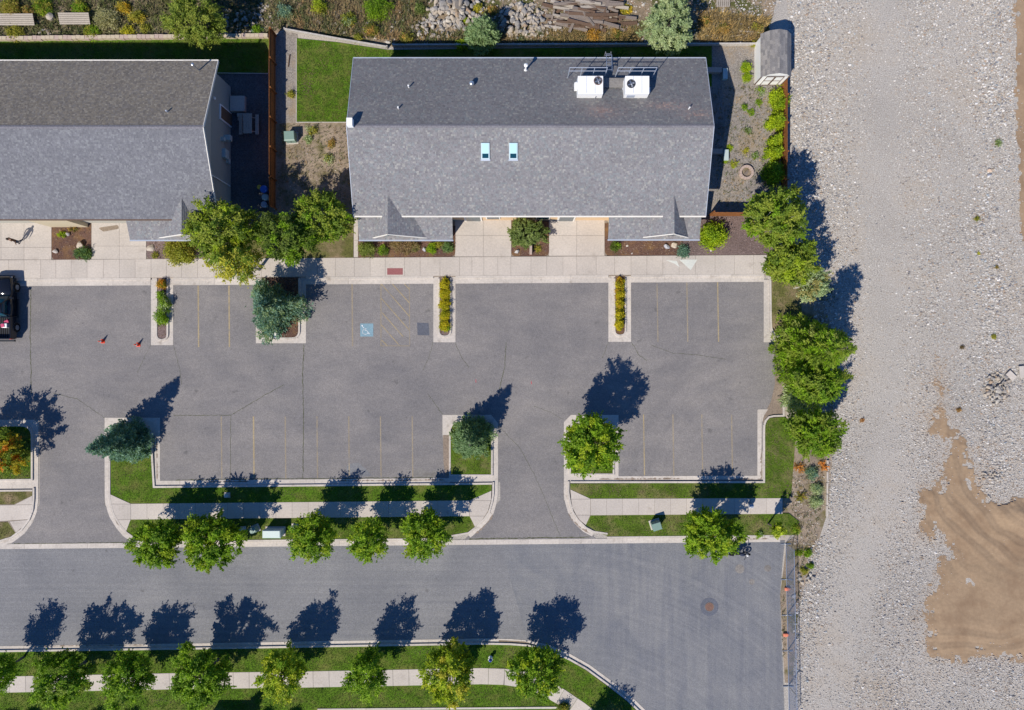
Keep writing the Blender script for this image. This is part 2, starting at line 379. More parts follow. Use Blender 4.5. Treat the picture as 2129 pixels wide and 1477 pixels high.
# driveway aprons and paths by the buildings
apron = pxpoly('driveway_apron', [(-80, 440), (1262, 440), (1262, 541), (-80, 541)], -.1, .09, 'concrete_joint', kind='structure')
def slabgrid(xs, ys, mat='concrete', par=apron, g=.22, z=.125):
    for a, b2 in zip(xs, xs[1:]):
        for c_, d_ in zip(ys, ys[1:]): pxpoly('paving_slab', [(a+g, c_+g), (b2-g, c_+g), (b2-g, d_-g), (a+g, d_-g)], .0, z, mat, par)
slabgrid([-60, 2, 50, 107], [450, 460, 515, 540.4]); slabgrid([190, 248, 304], [450, 512, 539.4]); slabgrid([304, 345, 380], [450, 500])
slabgrid([946, 1005, 1063], [445, 490, 534]); slabgrid([1141, 1199, 1257], [445, 490, 532.5]); slabgrid([735.5, 744.5], [440, 470, 500, 535.3])

def island(outer, inner, radii, bedmat, k=None, joints=2.6):
    top_open = inner[0][1] < 578
    pan = pxpoly('island_pan', outer, -.1, .034, 'concrete_kerb', kind='structure')
    path = fillet(inner, radii); P = path
    if top_open:
        tl, tr_, br, bl = inner; strip(pan, 'kerb_stone', fillet([(tr_[0], 579), br, bl, (tl[0], 579)], [0, radii[2], radii[3], 0], False), 0, .15, -.05, .15, joints, 'concrete_kerb')
        pxpoly('planting_bed', P, -.05, .10, bedmat, pan); return pan
    a = sum(P[i-1][0]*P[i][1]-P[i][0]*P[i-1][1] for i in range(len(P)))
    strip(pan, 'kerb_stone', P, 0 if a > 0 else -.15, .15 if a > 0 else 0, -.05, .15, joints, 'concrete_kerb', closed=True)
    bed = pxpoly('planting_bed', path, -.05, .10, bedmat, pan)
    return pan
island([(314, 577.5), (360, 577.5), (360, 718), (314, 718)], [(326.5, 577.7), (346, 577.7), (346, 705), (326.5, 705)], [0, 0, 12, 12], 'mulch_grey')
island([(532, 577), (636, 576.5), (636, 714), (532, 714)], [(545, 577), (620, 577), (620, 702), (545, 702)], [0, 0, 14, 14], 'mulch')
island([(901, 574.4), (947, 574), (947, 712), (901, 712)], [(914, 574.8), (935, 574.8), (935, 698), (914, 698)], [0, 0, 12, 12], 'mulch_grey')
island([(1265, 572.3), (1312, 572), (1312, 711), (1265, 711)], [(1279.5, 572.6), (1299, 572.6), (1299, 696), (1279.5, 696)], [0, 0, 12, 12], 'mulch')
island([(920, 863), (1021, 863), (1035.5, 880), (1035.5, 1003), (935, 1003), (920, 905)], [(937, 877), (1021, 877), (1021, 987), (937, 987)], [24, 24, 0, 0], 'lawn')
island([(1187, 863), (1286, 863), (1286, 1001), (1172.5, 1001), (1172.5, 878)], [(1187, 880), (1274, 880), (1274, 985), (1187, 985)], [14, 14, 0, 0], 'lawn')
island([(-80, 873), (70, 873), (79.5, 882), (79.5, 1017), (-80, 1019)], [(-80, 887), (64, 887), (64, 996), (-80, 998)], [0, 22, 0, 0], 'lawn_lush')
pxpoly('silt_patch', [(921, 905), (934, 905), (935, 990), (926, 992), (922, 960)], -.02, .0385, 'silt', kind='structure')

# big spruce island with lawns south of the lot
pxpoly('island_pan', [(217.5, 869), (332.5, 869), (332.5, 905), (217.5, 905)], -.1, .0335, 'concrete_kerb', kind='structure')
K2 = kerb()
strip(K2, 'gutter_slab', [(332.5, 900), (332.7, 1000), (890, 994.8), (935, 994.5)], -.44, -.0, -.05, .036, 3, 'concrete_kerb')
strip(K2, 'kerb_stone', fillet([(234, 883), (313, 883), (321, 1011.5), (1023, 1004.5)], [0, 22, 0, 0], False), -.14, .02, -.05, .15, 3, 'concrete_kerb')
d1r = [(217.5, 900), (217.5, 1033), (220, 1050), (224, 1065), (229, 1078), (241.7, 1098), (256, 1115), (273, 1127)]
strip(K2, 'gutter_slab', d1r, .0, .32, -.05, .035, 2.5, 'concrete_kerb'); strip(K2, 'kerb_stone', d1r, .325, .48, -.05, .15, 2.5, 'concrete_kerb')
strip(K2, 'kerb_stone', fillet([(230, 905), (230, 884), (250, 883)], [0, 12, 0], False), -.12, .0, -.05, .15, 2.5, 'concrete_kerb')
lawn = pxpoly('lawn', fillet([(229.5, 884), (314, 884), (319, 1013), (1022, 1006), (1022, 1022), (985, 1041), (275, 1048), (231, 1028)], [10, 20, 0, 0, 0, 0, 0, 0]), -.05, .11, 'lawn_lush', kind='structure')
lawn2 = pxpoly('lawn', [(272, 1080), (976, 1073.5), (987.6, 1096), (965, 1110), (927, 1121), (285, 1124.5), (277, 1116), (263, 1104.7)], -.05, .11, 'lawn', kind='structure')
walk2 = pxpoly('sidewalk', [(229, 1028), (274, 1048), (976, 1041), (1022, 1020.5), (1021, 1033), (1015, 1062), (1003, 1083), (987.6, 1096), (976, 1073.5), (272, 1080.5), (262, 1104), (243, 1090), (231, 1060)], -.05, .121, 'concrete_joint', kind='structure')
n = 21
for i in range(n):
    a = 272+(976-272)*i/n; b2 = 272+(976-272)*(i+1)/n
    f1 = lambda x: 1048-.0099*(x-272); f2 = lambda x: 1080.5-.0099*(x-272)
    pxpoly('paving_slab', [(a+.2, f1(a)), (b2-.2, f1(b2)), (b2-.2, f2(b2)), (a+.2, f2(a))], .1, .14, 'concrete', walk2)
pxpoly('paving_slab', [(229.5, 1028.5), (271.6, 1048), (271.6, 1048.3), (229.5, 1048)], .1, .14, 'concrete', walk2)
pxpoly('paving_slab', [(229.5, 1048.6), (271.6, 1048.8), (271.6, 1080), (241, 1081), (234, 1067)], .1, .14, 'concrete', walk2)
pxpoly('paving_slab', [(241.5, 1081.6), (271.5, 1080.6), (262.5, 1104), (251, 1095)], .1, .14, 'concrete', walk2)
pxpoly('paving_slab', [(976.6, 1041), (1021.5, 1021), (1020.7, 1041)], .1, .14, 'concrete', walk2)
pxpoly('paving_slab', [(976.6, 1041.6), (1020.5, 1041.6), (1014.5, 1062), (1008, 1073), (976.6, 1073)], .1, .14, 'concrete', walk2)
pxpoly('paving_slab', [(976.8, 1073.7), (1007.4, 1073.7), (1000, 1085), (987.6, 1095.6)], .1, .14, 'concrete', walk2)
d2l = [(1035.3, 1003), (1035, 1030), (1032, 1048), (1025.8, 1069.5), (1015, 1085), (999.5, 1101), (978, 1118)]
strip(K2, 'gutter_slab', d2l, -.32, 0, -.05, .035, 2.5, 'concrete_kerb'); strip(K2, 'kerb_stone', d2l+[(940, 1124.5)], -.48, -.325, -.05, .15, 2.5, 'concrete_kerb')
# left driveway edge
d1l = [(79.6, 1015), (79.6, 1038.6), (76.8, 1064), (68, 1087), (51, 1109.6), (28, 1127), (-10, 1139)]
strip(K2, 'gutter_slab', d1l, -.34, 0, -.05, .035, 2.5, 'concrete_kerb'); strip(K2, 'kerb_stone', d1l, -.5, -.345, -.05, .15, 2.5, 'concrete_kerb')
strip(K2, 'kerb_stone', [(-80, 1020), (67, 1018.5)], -.14, 0, -.05, .15, 2.5, 'concrete_kerb')
pxpoly('lawn', [(-80, 1021), (67, 1020), (67, 1031), (30, 1050), (-80, 1052)], -.05, .11, 'lawn_dry', kind='structure')
wl = pxpoly('sidewalk', [(-80, 1050.5), (29, 1049), (68, 1030), (68, 1056), (60, 1080), (33, 1110), (16, 1085), (-80, 1087.5)], -.05, .121, 'concrete_joint', kind='structure')
pxpoly('paving_slab', [(-80, 1051.5), (-4, 1050.5), (-4, 1085.5), (-80, 1087)], .1, .14, 'concrete', wl)
pxpoly('paving_slab', [(30.5, 1049.8), (67, 1031.3), (66.5, 1049.3)], .1, .14, 'concrete', wl)
pxpoly('paving_slab', [(-3.5, 1051.2), (66.3, 1050), (64, 1066), (58.5, 1080), (-3.5, 1084)], .1, .14, 'concrete', wl)
pxpoly('paving_slab', [(20, 1084.6), (58, 1081.2), (50, 1093), (33, 1107.5)], .1, .14, 'concrete', wl)
pxpoly('lawn', [(-80, 1087), (17, 1086), (32, 1109), (10, 1122), (-80, 1135)], -.05, .11, 'lawn_dry', kind='structure')
# lower right lot edge
strip(K2, 'gutter_slab', [(1286, 990.5), (1574.8, 989.4), (1575, 853)], -.33, 0, -.05, .036, 3, 'concrete_kerb')
strip(K2, 'kerb_stone', [(1186, 1001.2), (1587, 1001), (1587, 900), (1587.5, 885), (1590.5, 874), (1598, 866), (1609, 863.5), (1628, 863), (1628, 840)], -.15, .0, -.05, .15, 3, 'concrete_kerb')
pxpoly('gutter_corner', [(1575.3, 851.5), (1597, 851.5), (1589, 863), (1584, 880), (1583.2, 989), (1583.2, 860)], -.1, .0325, 'concrete_kerb', kind='structure')
# upper right lot edge
pxpoly('gutter_corner', fillet([(1588, 582), (1599, 582), (1600, 690), (1609, 700), (1610, 712), (1588, 712)], [0, 0, 8, 0, 0, 0]), -.1, .0325, 'concrete_kerb', kind='structure')
strip(K2, 'kerb_stone', [(1600, 575), (1601, 660), (1602, 683), (1606, 693), (1613, 699), (1627, 701), (1626.5, 770)], .0, .15, -.05, .15, 3, 'concrete_kerb')
pxpoly('silt_patch', fillet([(1611, 712), (1620, 703), (1625, 705), (1626, 775), (1628, 860), (1598, 864), (1588, 885), (1585, 868), (1603, 835), (1611, 800)], 4), -.05, .03, 'silt', kind='structure')
lawn3 = pxpoly('lawn', fillet([(1591, 1003.5), (1591, 885), (1600, 870), (1632, 867), (1655, 900), (1650, 960), (1645, 1030), (1640, 1036), (1227, 1037), (1186, 1018), (1186, 1006)], [0, 10, 8, 0, 0, 0, 0, 0, 0, 0, 0]), -.05, .11, 'lawn', kind='structure')
lawn4 = pxpoly('lawn', [(1228, 1072), (1640, 1068), (1662, 1085), (1655, 1113), (1265, 1115.5), (1249.5, 1110), (1233.7, 1101), (1218, 1092)], -.05, .11, 'lawn', kind='structure')
pxpoly('lawn', [(1604, 570), (1660, 560), (1670, 690), (1650, 840), (1631, 842), (1630, 700), (1614, 697), (1605, 680)], -.05, .10, 'lawn_dry', kind='structure')
walk3 = pxpoly('sidewalk', [(1186, 1018), (1227, 1037), (1627, 1036), (1627, 1068.5), (1228, 1072), (1218, 1092), (1202, 1080), (1190, 1055)], -.05, .121, 'concrete_joint', kind='structure')
for i in range(12):
    a = 1228+(1627-1228)*i/12; b2 = 1228+(1627-1228)*(i+1)/12
    pxpoly('paving_slab', [(a+.2, 1037.5-(a-1228)*.003), (b2-.2, 1037.5-(b2-1228)*.003), (b2-.2, 1071.5-(b2-1228)*.007), (a+.2, 1071.5-(a-1228)*.007)], .1, .14, 'concrete', walk3)
pxpoly('paving_slab', [(1186.5, 1018.5), (1227.4, 1037.5), (1187.5, 1038)], .1, .14, 'concrete', walk3)
pxpoly('paving_slab', [(1187.5, 1038.6), (1227.4, 1038.3), (1227.4, 1071), (1198, 1071), (1190, 1055)], .1, .14, 'concrete', walk3)
pxpoly('paving_slab', [(1198.5, 1071.7), (1227, 1071.7), (1218, 1091.5), (1206, 1082)], .1, .14, 'concrete', walk3)
d2r = [(1172.5, 1001), (1172, 1024.7), (1175.8, 1048), (1182, 1069.5), (1194, 1088), (1212.6, 1106), (1231, 1115.5)]
strip(K2, 'gutter_slab', d2r, 0, .32, -.05, .035, 2.5, 'concrete_kerb'); strip(K2, 'kerb_stone', d2r+[(1262, 1120)], .325, .48, -.05, .15, 2.5, 'concrete_kerb')
# street kerbs
K3 = kerb()
yN = lambda x: 1142-.0092*x
strip(K3, 'gutter_slab', [(-80, yN(-80)), (1622, yN(1622))], 0, .42, -.05, .0335, 2.7, 'concrete_kerb')
strip(K3, 'kerb_stone', [(284, yN(284)-10.3), (940, yN(940)-10.3)], 0, .16, -.05, .15, 2.7, 'concrete_kerb')
strip(K3, 'kerb_stone', [(1262, yN(1262)-10.3), (1600, yN(1600)-10.3)], 0, .16, -.05, .15, 2.7, 'concrete_kerb')
sk = [(-80, 1345), (120, 1342), (451, 1337.5), (704, 1333), (861, 1330.5), (1000, 1328), (1060, 1329), (1100, 1332), (1140, 1341), (1187, 1361), (1226, 1383), (1271, 1416), (1312, 1448), (1345, 1480), (1400, 1540)]
strip(K3, 'gutter_slab', sk, -.36, 0, -.05, .0335, 2.7, 'concrete_kerb'); strip(K3, 'kerb_stone', sk, -.52, -.365, -.05, .15, 2.7, 'concrete_kerb')
off = lambda pts, dy: [(x, y+dy) for x, y in pts]
lawn5 = pxpoly('lawn', [(-80, 1357), (120, 1354), (451, 1349.5), (704, 1345), (861, 1342.5), (1000, 1340), (1060, 1341), (1097, 1344.5), (1134, 1353), (1180, 1372), (1218, 1394), (1262, 1427), (1303, 1459), (1335, 1490), (1390, 1560), (-80, 1560)], -.05, .11, 'lawn_lush', kind='structure')
walk4 = kerb('sidewalk')
sw = [(-80, 1408.5), (15, 1407), (370, 1400), (631, 1396.6), (1000, 1389.6), (1050, 1391), (1095, 1398), (1135, 1412), (1175, 1435), (1215, 1462), (1260, 1497), (1300, 1540)]
strip(walk4, 'paving_slab', sw, -1.38, 0, -.05, .14, 1.38, 'concrete', gap=.025)
K4 = kerb(); strip(K4, 'kerb_stone', [(660, 1474), (1165, 1470)], -.16, 0, -.05, .17, 3, 'concrete_kerb')

# yards
pxpoly('bare_ground', [(-80, -80), (1632, -80), (1600, 60), (1600, 97), (820, 98), (700, 80), (590, 62), (560, 76), (-80, 84)], -.05, .03, 'scrub_ground', kind='structure')
pxpoly('lawn', [(-80, 84), (560, 79), (557, 152), (450, 155), (300, 175), (-80, 175)], -.05, .05, 'lawn_lush', kind='structure')
pxpoly('side_yard', [(420, 152), (560, 152), (560, 450), (420, 450)], -.05, .045, 'dark_gravel', kind='structure')
pxpoly('gravel_strip', [(560, 78), (592, 64), (618, 72), (618, 256), (560, 256)], -.05, .04, 'yard_gravel', kind='structure')
lawn6 = pxpoly('lawn', [(617, 80), (700, 88), (805, 104), (1480, 96), (1480, 180), (760, 180), (760, 254), (617, 254)], -.05, .07, 'lawn_lush', kind='structure')
edge = tag(MB().build('lawn_edging', 'fence_grey'), kind='structure')
strip(edge, 'edging_board', [(616, 80), (616, 254.5), (740, 254.5)], -.03, .03, -.05, .10, 2.4, 'fence_grey')
strip(edge, 'edging_board', [(452, 152), (557, 153)], -.03, .03, -.05, .10, 2.4, 'fence_grey')
pxpoly('side_yard', [(560, 256), (760, 256), (760, 460), (560, 460)], -.05, .038, 'dirt', kind='structure')
pxpoly('side_yard', [(1400, 92), (1628, 92), (1628, 452), (1400, 452)], -.05, .034, 'yard_gravel', kind='structure')
pxpoly('lawn', [(560, 448), (734.5, 448), (734.5, 536), (390, 538), (390, 500)], -.05, .125, 'lawn_dry', kind='structure')
# beds beside the walk
pxpoly('planting_bed', fillet([(107.5, 460), (190, 460), (189.5, 540.3), (107.5, 540.5)], [0, 0, 8, 10]), .0, .14, 'mulch', kind='structure')
pxpoly('planting_bed', fillet([(304.5, 495), (480, 495), (480, 538.3), (304.5, 539)], [0, 0, 0, 12]), .0, .14, 'mulch_grey', kind='structure')
pxpoly('planting_bed', fillet([(744.5, 470), (947, 470), (946.5, 534.2), (744.5, 535.6)], [0, 0, 12, 0]), .0, .14, 'mulch', kind='structure')
pxpoly('planting_bed', fillet([(1063, 450), (1141.5, 450), (1141.5, 532.3), (1063, 533)], [0, 0, 10, 10]), .0, .14, 'mulch', kind='structure')
pxpoly('planting_bed', fillet([(1257.5, 465), (1420, 465), (1420, 531), (1257.5, 531.8)], [0, 0, 0, 12]), .0, .14, 'mulch', kind='structure')
pxpoly('planting_bed', [(1420, 448), (1650, 448), (1650, 570), (1601, 570), (1601, 529.5), (1420, 531)], .0, .14, 'mulch_grey', kind='structure')
pxpoly('bare_ground', [(1655, 560), (1690, 560), (1735, 700), (1730, 960), (1722, 1062), (1700, 1130), (1660, 1260), (1648, 1420), (1632, 1420), (1622, 1240), (1636, 1128), (1655, 1113), (1628, 1070), (1628, 1036), (1645, 1030), (1655, 900), (1650, 840)], -.05, .026, 'dirt', kind='structure')

# paint, patches, cracks
def line(px0, py0, px1, py1, w_, mat, name='painted_line', z=.0245):
    a = Vector(W(px0, py0, z)); b2 = Vector(W(px1, py1, z)); dd = (b2-a).normalized(); nn = Vector((-dd.y, dd.x))*w_/2
    m_ = MB(); m_.add([(*(a+nn), z), (*(b2+nn), z), (*(b2-nn), z), (*(a-nn), z)], [(0, 3, 2, 1)])
    o = m_.build(name, mat); o['kind'] = 'structure'; return o
for x in (412, 476): line(x, 594, x+1, 722, .115, 'line_yellow')
line(732, 591, 733, 720, .11, 'line_faint')
for x in (1428, 1492): line(x, 585, x+2, 711, .10, 'line_yellow' if x == 1492 else 'line_faint')
line(1366, 590, 1368, 711, .08, 'line_faint')
for x, mt in ((460, 0), (527, 1), (593, 0), (659, 0), (725, 0), (791, 0), (857, 0)): line(x, 866, x+1.2, 995, .13 if mt else .10, 'line_yellow' if mt else 'line_faint')
for x, mt in ((1338, 1), (1399, 0), (1459, 0), (1521, 0)): line(x, 862, x+2, 989, .10, 'line_yellow' if mt else 'line_faint')
line(792, 590, 792, 720, .08, 'line_faint'); line(851, 590, 852, 720, .06, 'line_faint'); line(792, 719.5, 852, 719.5, .06, 'line_faint')
for a, b2, c_, d_ in ((793, 591, 851, 658), (815, 590, 851, 630), (840, 590, 851, 602), (793, 621, 851, 687), (793, 649, 838, 700), (793, 676, 831, 719.5), (793, 707, 805, 719)):
    line(a, b2, c_, d_, .075, 'line_yellow', z=.0285)
sq = pxpoly('accessible_bay_symbol', [(749, 673), (776, 673), (776, 700), (749, 700)], .021, .0285, 'paint_blue'); tag(sq, kind='structure')
def sym(pts, w_):
    P = [W3(x, y, .033) for x, y in pts]
    for a, b2 in zip(P, P[1:]):
        a = Vector(a); b2 = Vector(b2); dd = (b2-a).normalized(); nn = Vector((-dd.y, dd.x, 0))*w_/2
        symb.add([a+nn-dd*w_*.3, b2+nn+dd*w_*.3, b2-nn+dd*w_*.3, a-nn-dd*w_*.3], [(0, 3, 2, 1)])
symb = MB()
sym([(753.5, 679), (757.5, 683.5), (759, 687), (763.5, 688.5), (767.5, 695), (769, 694)], .05)
sym([(757.5, 683.3), (761.5, 684.5)], .05)
sym([(759.5+6*math.cos(a), 690+5.4*math.sin(a)) for a in [math.radians(q) for q in range(30, 280, 22)]], .05)
symb.add([W3(753+1.5*math.cos(k*PI/4), 677.3+1.5*math.sin(k*PI/4), .034) for k in range(7, -1, -1)], [tuple(range(8))])
symb.build('wheelchair_symbol', 'paint_white', sq)
pxpoly('asphalt_patch', [(867, 671), (891, 672), (893, 698), (868, 697)], .0, .0245, 'patch_tar', kind='structure')
pxpoly('painted_marking', [(1384, 541), (1407, 543), (1413, 556), (1403, 549)], .1, .154, 'paint_pale', kind='structure')
pxpoly('painted_marking', [(1412, 540), (1450, 540), (1436, 562)], .1, .154, 'paint_pale', kind='structure')
def crack(pts, w_=.03, mat='crack_weed', seed=1):
    r_ = random.Random(seed+int(pts[0][0])); m_ = MB(); Q = []
    for (a, b2), (c_, d_) in zip(pts, pts[1:]):
        k = max(2, int(math.hypot(c_-a, d_-b2)/5))
        for i in range(k): Q.append((a+(c_-a)*i/k+r_.uniform(-.8, .8), b2+(d_-b2)*i/k+r_.uniform(-.8, .8)))
    Q.append(pts[-1]); P = [Vector(W3(x, y, .0262)) for x, y in Q]
    for i in range(len(P)-1):
        dd = (P[i+1]-P[i]).normalized(); nn = Vector((-dd.y, dd.x, 0)); a = w_*r_.uniform(.25, .8); b2 = w_*r_.uniform(.25, .8)
        m_.add([P[i]+nn*a, P[i+1]+nn*b2, P[i+1]-nn*b2, P[i]-nn*a], [(0, 3, 2, 1)])
    o = m_.build('pavement_crack', mat); o['kind'] = 'structure'
crack([(64, 600), (63, 700), (65, 820)], .045); crack([(632, 716), (629, 780), (631, 870), (630, 996)], .05); crack([(1052, 712), (1050, 760), (1037, 818)], .04)
crack([(360, 864), (480, 864), (550, 822), (590, 800)], .035); crack([(480, 864), (479, 992)], .03); crack([(110, 818), (160, 830), (190, 850), (218, 870)], .025)
crack([(947, 712), (955, 735), (975, 765)], .03); crack([(1312, 711), (1330, 740), (1345, 750)], .03); crack([(360, 718), (372, 760), (378, 800)], .025)
crack([(900, 712), (893, 740), (880, 770)], .02); crack([(1265, 711), (1252, 745)], .02); crack([(314, 718), (300, 745), (285, 775)], .02)
crack([(1355, 718), (1400, 735), (1450, 738), (1510, 748)], .022); crack([(1035, 885), (1080, 930), (1110, 985), (1130, 1030), (1150, 1080), (1165, 1115)], .022)
crack([(1172, 873), (1140, 855), (1110, 845)], .02); crack([(920, 862), (905, 840), (890, 820)], .025)
crack([(1210, 1060), (1205, 1110), (1220, 1160), (1190, 1200)], .012, 'patch_tar')
crack([(975, 1121), (1100, 1119), (1225, 1117)], .07); crack([(30, 1131), (120, 1130), (270, 1128)], .05); crack([(366, 999), (500, 996), (700, 995), (900, 993)], .05)
crack([(640, 590), (800, 589), (900, 587)], .04); crack([(950, 587), (1100, 585), (1200, 585)], .04)
for (x, y) in ((1104, 796), (989, 793)): crack([(x, y-3), (x+1, y+3)], .05, 'paint_spray')
tp = pxpoly('tactile_plate', [(805, 558), (837.5, 558), (837.5, 571.5), (805, 571.5)], .13, .156, 'tactile_red'); tag(tp, 'dull red tactile warning plate set into the upper walk', 'warning plate')
def grime(path, w0, seed):
    r_ = random.Random(seed); Q = []
    for (a, b2), (c_, d_) in zip(path, path[1:]):
        k = max(2, int(math.hypot(c_-a, d_-b2)/3)); Q += [(a+(c_-a)*i/k, b2+(d_-b2)*i/k) for i in range(k)]
    Q.append(path[-1]); P = [Vector(W3(x, y, .0385)) for x, y in Q]; m_ = MB(); ws = [w0*max(.05, r_.gauss(.5, .35))*min(1, i/3, (len(P)-1-i)/3+.05) for i in range(len(P))]
    for i in range(len(P)-1):
        dd = (P[i+1]-P[i]).normalized(); nn = Vector((-dd.y, dd.x, 0)); m_.add([P[i]+nn*ws[i], P[i+1]+nn*ws[i+1], P[i+1]-nn*ws[i+1]*.3, P[i]-nn*ws[i]*.3], [(0, 3, 2, 1)])
    tag(m_.build('gutter_dirt', 'silt'), kind='structure')
grime([(1181, 1067), (1189, 1081), (1206, 1098), (1226, 1110)], .16, 1); grime([(1026, 1067), (1017, 1082), (1002, 1098), (985, 1112)], .2, 2); grime([(1520, 997), (1583, 997), (1583, 940)], .14, 3)
grime([(700, 1000.5), (800, 1000), (925, 998.5)], .13, 4); grime([(420, 1003), (480, 1002), (520, 1002)], .14, 5); grime([(1540, 1122), (1600, 1121)], .12, 6); grime([(325, 905), (326, 960), (326, 1003)], .11, 7)
grime([(1245, 997), (1320, 997), (1420, 996)], .12, 8); grime([(1000, 1337), (1080, 1340), (1120, 1347)], .16, 9); grime([(60, 1345), (300, 1342)], .09, 10)
dm = MB()
for i in range(14):
    for j in range(6): x, y = W(807+i*2.25, 559.5+j*2.1, .16); dm.cyl((x, y, .154), .022, .008, 6, .014)
d_ = dm.build('dome', 'tactile_red', tp); d_['kind'] = 'stuff'

def seg_disc(name, px, py, r, z0, z1, mat, label, cat, n=28):
    x, y = W(px, py, z1); m_ = MB().cyl((x, y, z0), r, z1-z0, n); return tag(m_.build(name, mat), label, cat)
x, y = W(1475, 1262, .02)
ring = MB().cyl((x, y, 0), .78, .0245, 30).build('asphalt_patch', 'patch_tar'); tag(ring, kind='structure')
mh = thing('manhole_cover', 'round rusty manhole cover in a dark tar ring on the street', 'manhole cover', (x, y, .03))
MB().cyl((0, 0, -.02), .36, .025, 28).build('lid', 'rust', mh); MB().tube([(.39*math.cos(k*PI/12), .39*math.sin(k*PI/12), 0) for k in range(25)], .025, 5, False).build('rim', 'concrete_dark', mh)
for k in range(-3, 4): MB().box((0, k*.09, .008), (.5-abs(k)*.06, .02, .008)).build('rib', 'rust', mh)
for px, py, r in ((1538, 1183, .4), (1563, 1210, .25), (1596, 1182, .3)):
    x, y = W(px, py); tag(MB().tube_z((x, y, 0), [(r, 0), (r, .0225)], 14).build('asphalt_patch', 'patch_grey'), kind='structure')
pxpoly('oil_stain', fillet([(720, 966), (745, 962), (760, 975), (775, 990), (735, 992), (722, 984)], 8), .0, .0228, 'asphalt_turn', kind='structure')
pxpoly('water_stain', fillet([(855, 985), (872, 972), (895, 984), (918, 970), (921, 992), (865, 995)], 6), .0, .0232, 'concrete_dark', kind='structure')
pxpoly('water_stain', fillet([(1035, 1331), (1090, 1334), (1120, 1343), (1090, 1345), (1040, 1339)], 4), .0, .0372, 'stain', kind='structure')
pxpoly('water_stain', fillet([(203, 474), (245, 468), (248, 476), (215, 482)], 4), .0, .129, 'stain', kind='structure')

# ------------------------------------------------------------------ roofs and buildings
def shingles(name, parent, a, b2, c_, d_, pal, seed, expo=.145, tab=(.07, .22), stain=()):
    """a,b eave left/right ; c,d ridge right/left (coplanar); every tab is raised at its butt"""
    r_ = np.random.default_rng(seed); a, b2, c_, d_ = map(lambda v: np.array(v, float), (a, b2, c_, d_))
    up = d_-a; L = np.linalg.norm(up); rows = int(L/expo); nrm = np.cross(b2-a, up); nrm /= np.linalg.norm(nrm)
    V = []; col = []
    pal = np.array(pal); streak = None
    for i in range(rows+1):
        t0 = min(1, i*expo/L); t1 = min(1, (i+1)*expo/L)
        l0 = a+(d_-a)*t0; r0 = b2+(c_-b2)*t0; l1 = a+(d_-a)*t1; r1 = b2+(c_-b2)*t1
        wd = np.linalg.norm(r0-l0)
        if t1-t0 < 1e-6: break
        e = np.cumsum(r_.uniform(*tab, int(wd/tab[0])+2)); e = np.concatenate(([0], e[e < wd-.1], [wd]))/wd
        u0 = e[:-1, None]; u1 = e[1:, None]; th = r_.uniform(.010, .024, (len(u0), 1))*nrm
        p0 = l0+(r0-l0)*u0+th; p1 = l0+(r0-l0)*u1+th; p2 = l1+(r1-l1)*u1+nrm*.004; p3 = l1+(r1-l1)*u0+nrm*.004
        q0 = p0-th-nrm*.004; q1 = p1-th-nrm*.004
        V.append(np.stack([p0, p1, p2, p3, q0, q1], 1).reshape(-1, 3))
        k = r_.integers(0, len(pal), len(u0)); cc = (pal[k]*.72+pal.mean(0)*.28)*r_.uniform(.91, 1.09, (len(k), 1))*(1+.10*(vnoise(np.full(len(k), i*.3), np.arange(len(k))*.12, 3, seed)[:, None]-.5))
        for (sx_, sy_, ra, rb) in stain: mid = (p0+p2)/2; q_ = np.exp(-(((mid[:, 0]-sx_)/ra)**2+((mid[:, 1]-sy_)/rb)**2))[:, None]*r_.random((len(k), 1)); cc = cc*(1-q_)+cc*np.array([1.75, 1.25, 1.05])*q_
        col.append(np.repeat(cc, 6, 0))
    V = np.concatenate(V); col = np.concatenate(col); n_ = len(V)//6; base = np.arange(n_)[:, None]*6
    loops = np.concatenate([base+np.array([0, 1, 2, 3]), base+np.array([4, 5, 1, 0])], 1).ravel()
    o = link(name, npmesh(name, V, loops, np.full(n_*2, 4), 'shingle', col), parent); o['kind'] = 'stuff'; return o
PAL_BLUE = [(.205, .198, .203)]*8+[(.178, .171, .175)]*4+[(.19, .205, .212)]*4+[(.285, .28, .26)]*2+[(.155, .148, .16)]*2
PAL_BLUE_SHADED = [tuple(v*.74 for v in c) for c in PAL_BLUE]  # same shingles darkened: the north slope's shade is put into their colour
PAL_TAN = [(.185, .16, .125)]*5+[(.13, .115, .10)]*3+[(.24, .215, .175)]*2+[(.165, .15, .135)]*2
PAL_DARK = [(.148, .15, .165)]*5+[(.125, .127, .142)]*3+[(.19, .195, .205)]*2

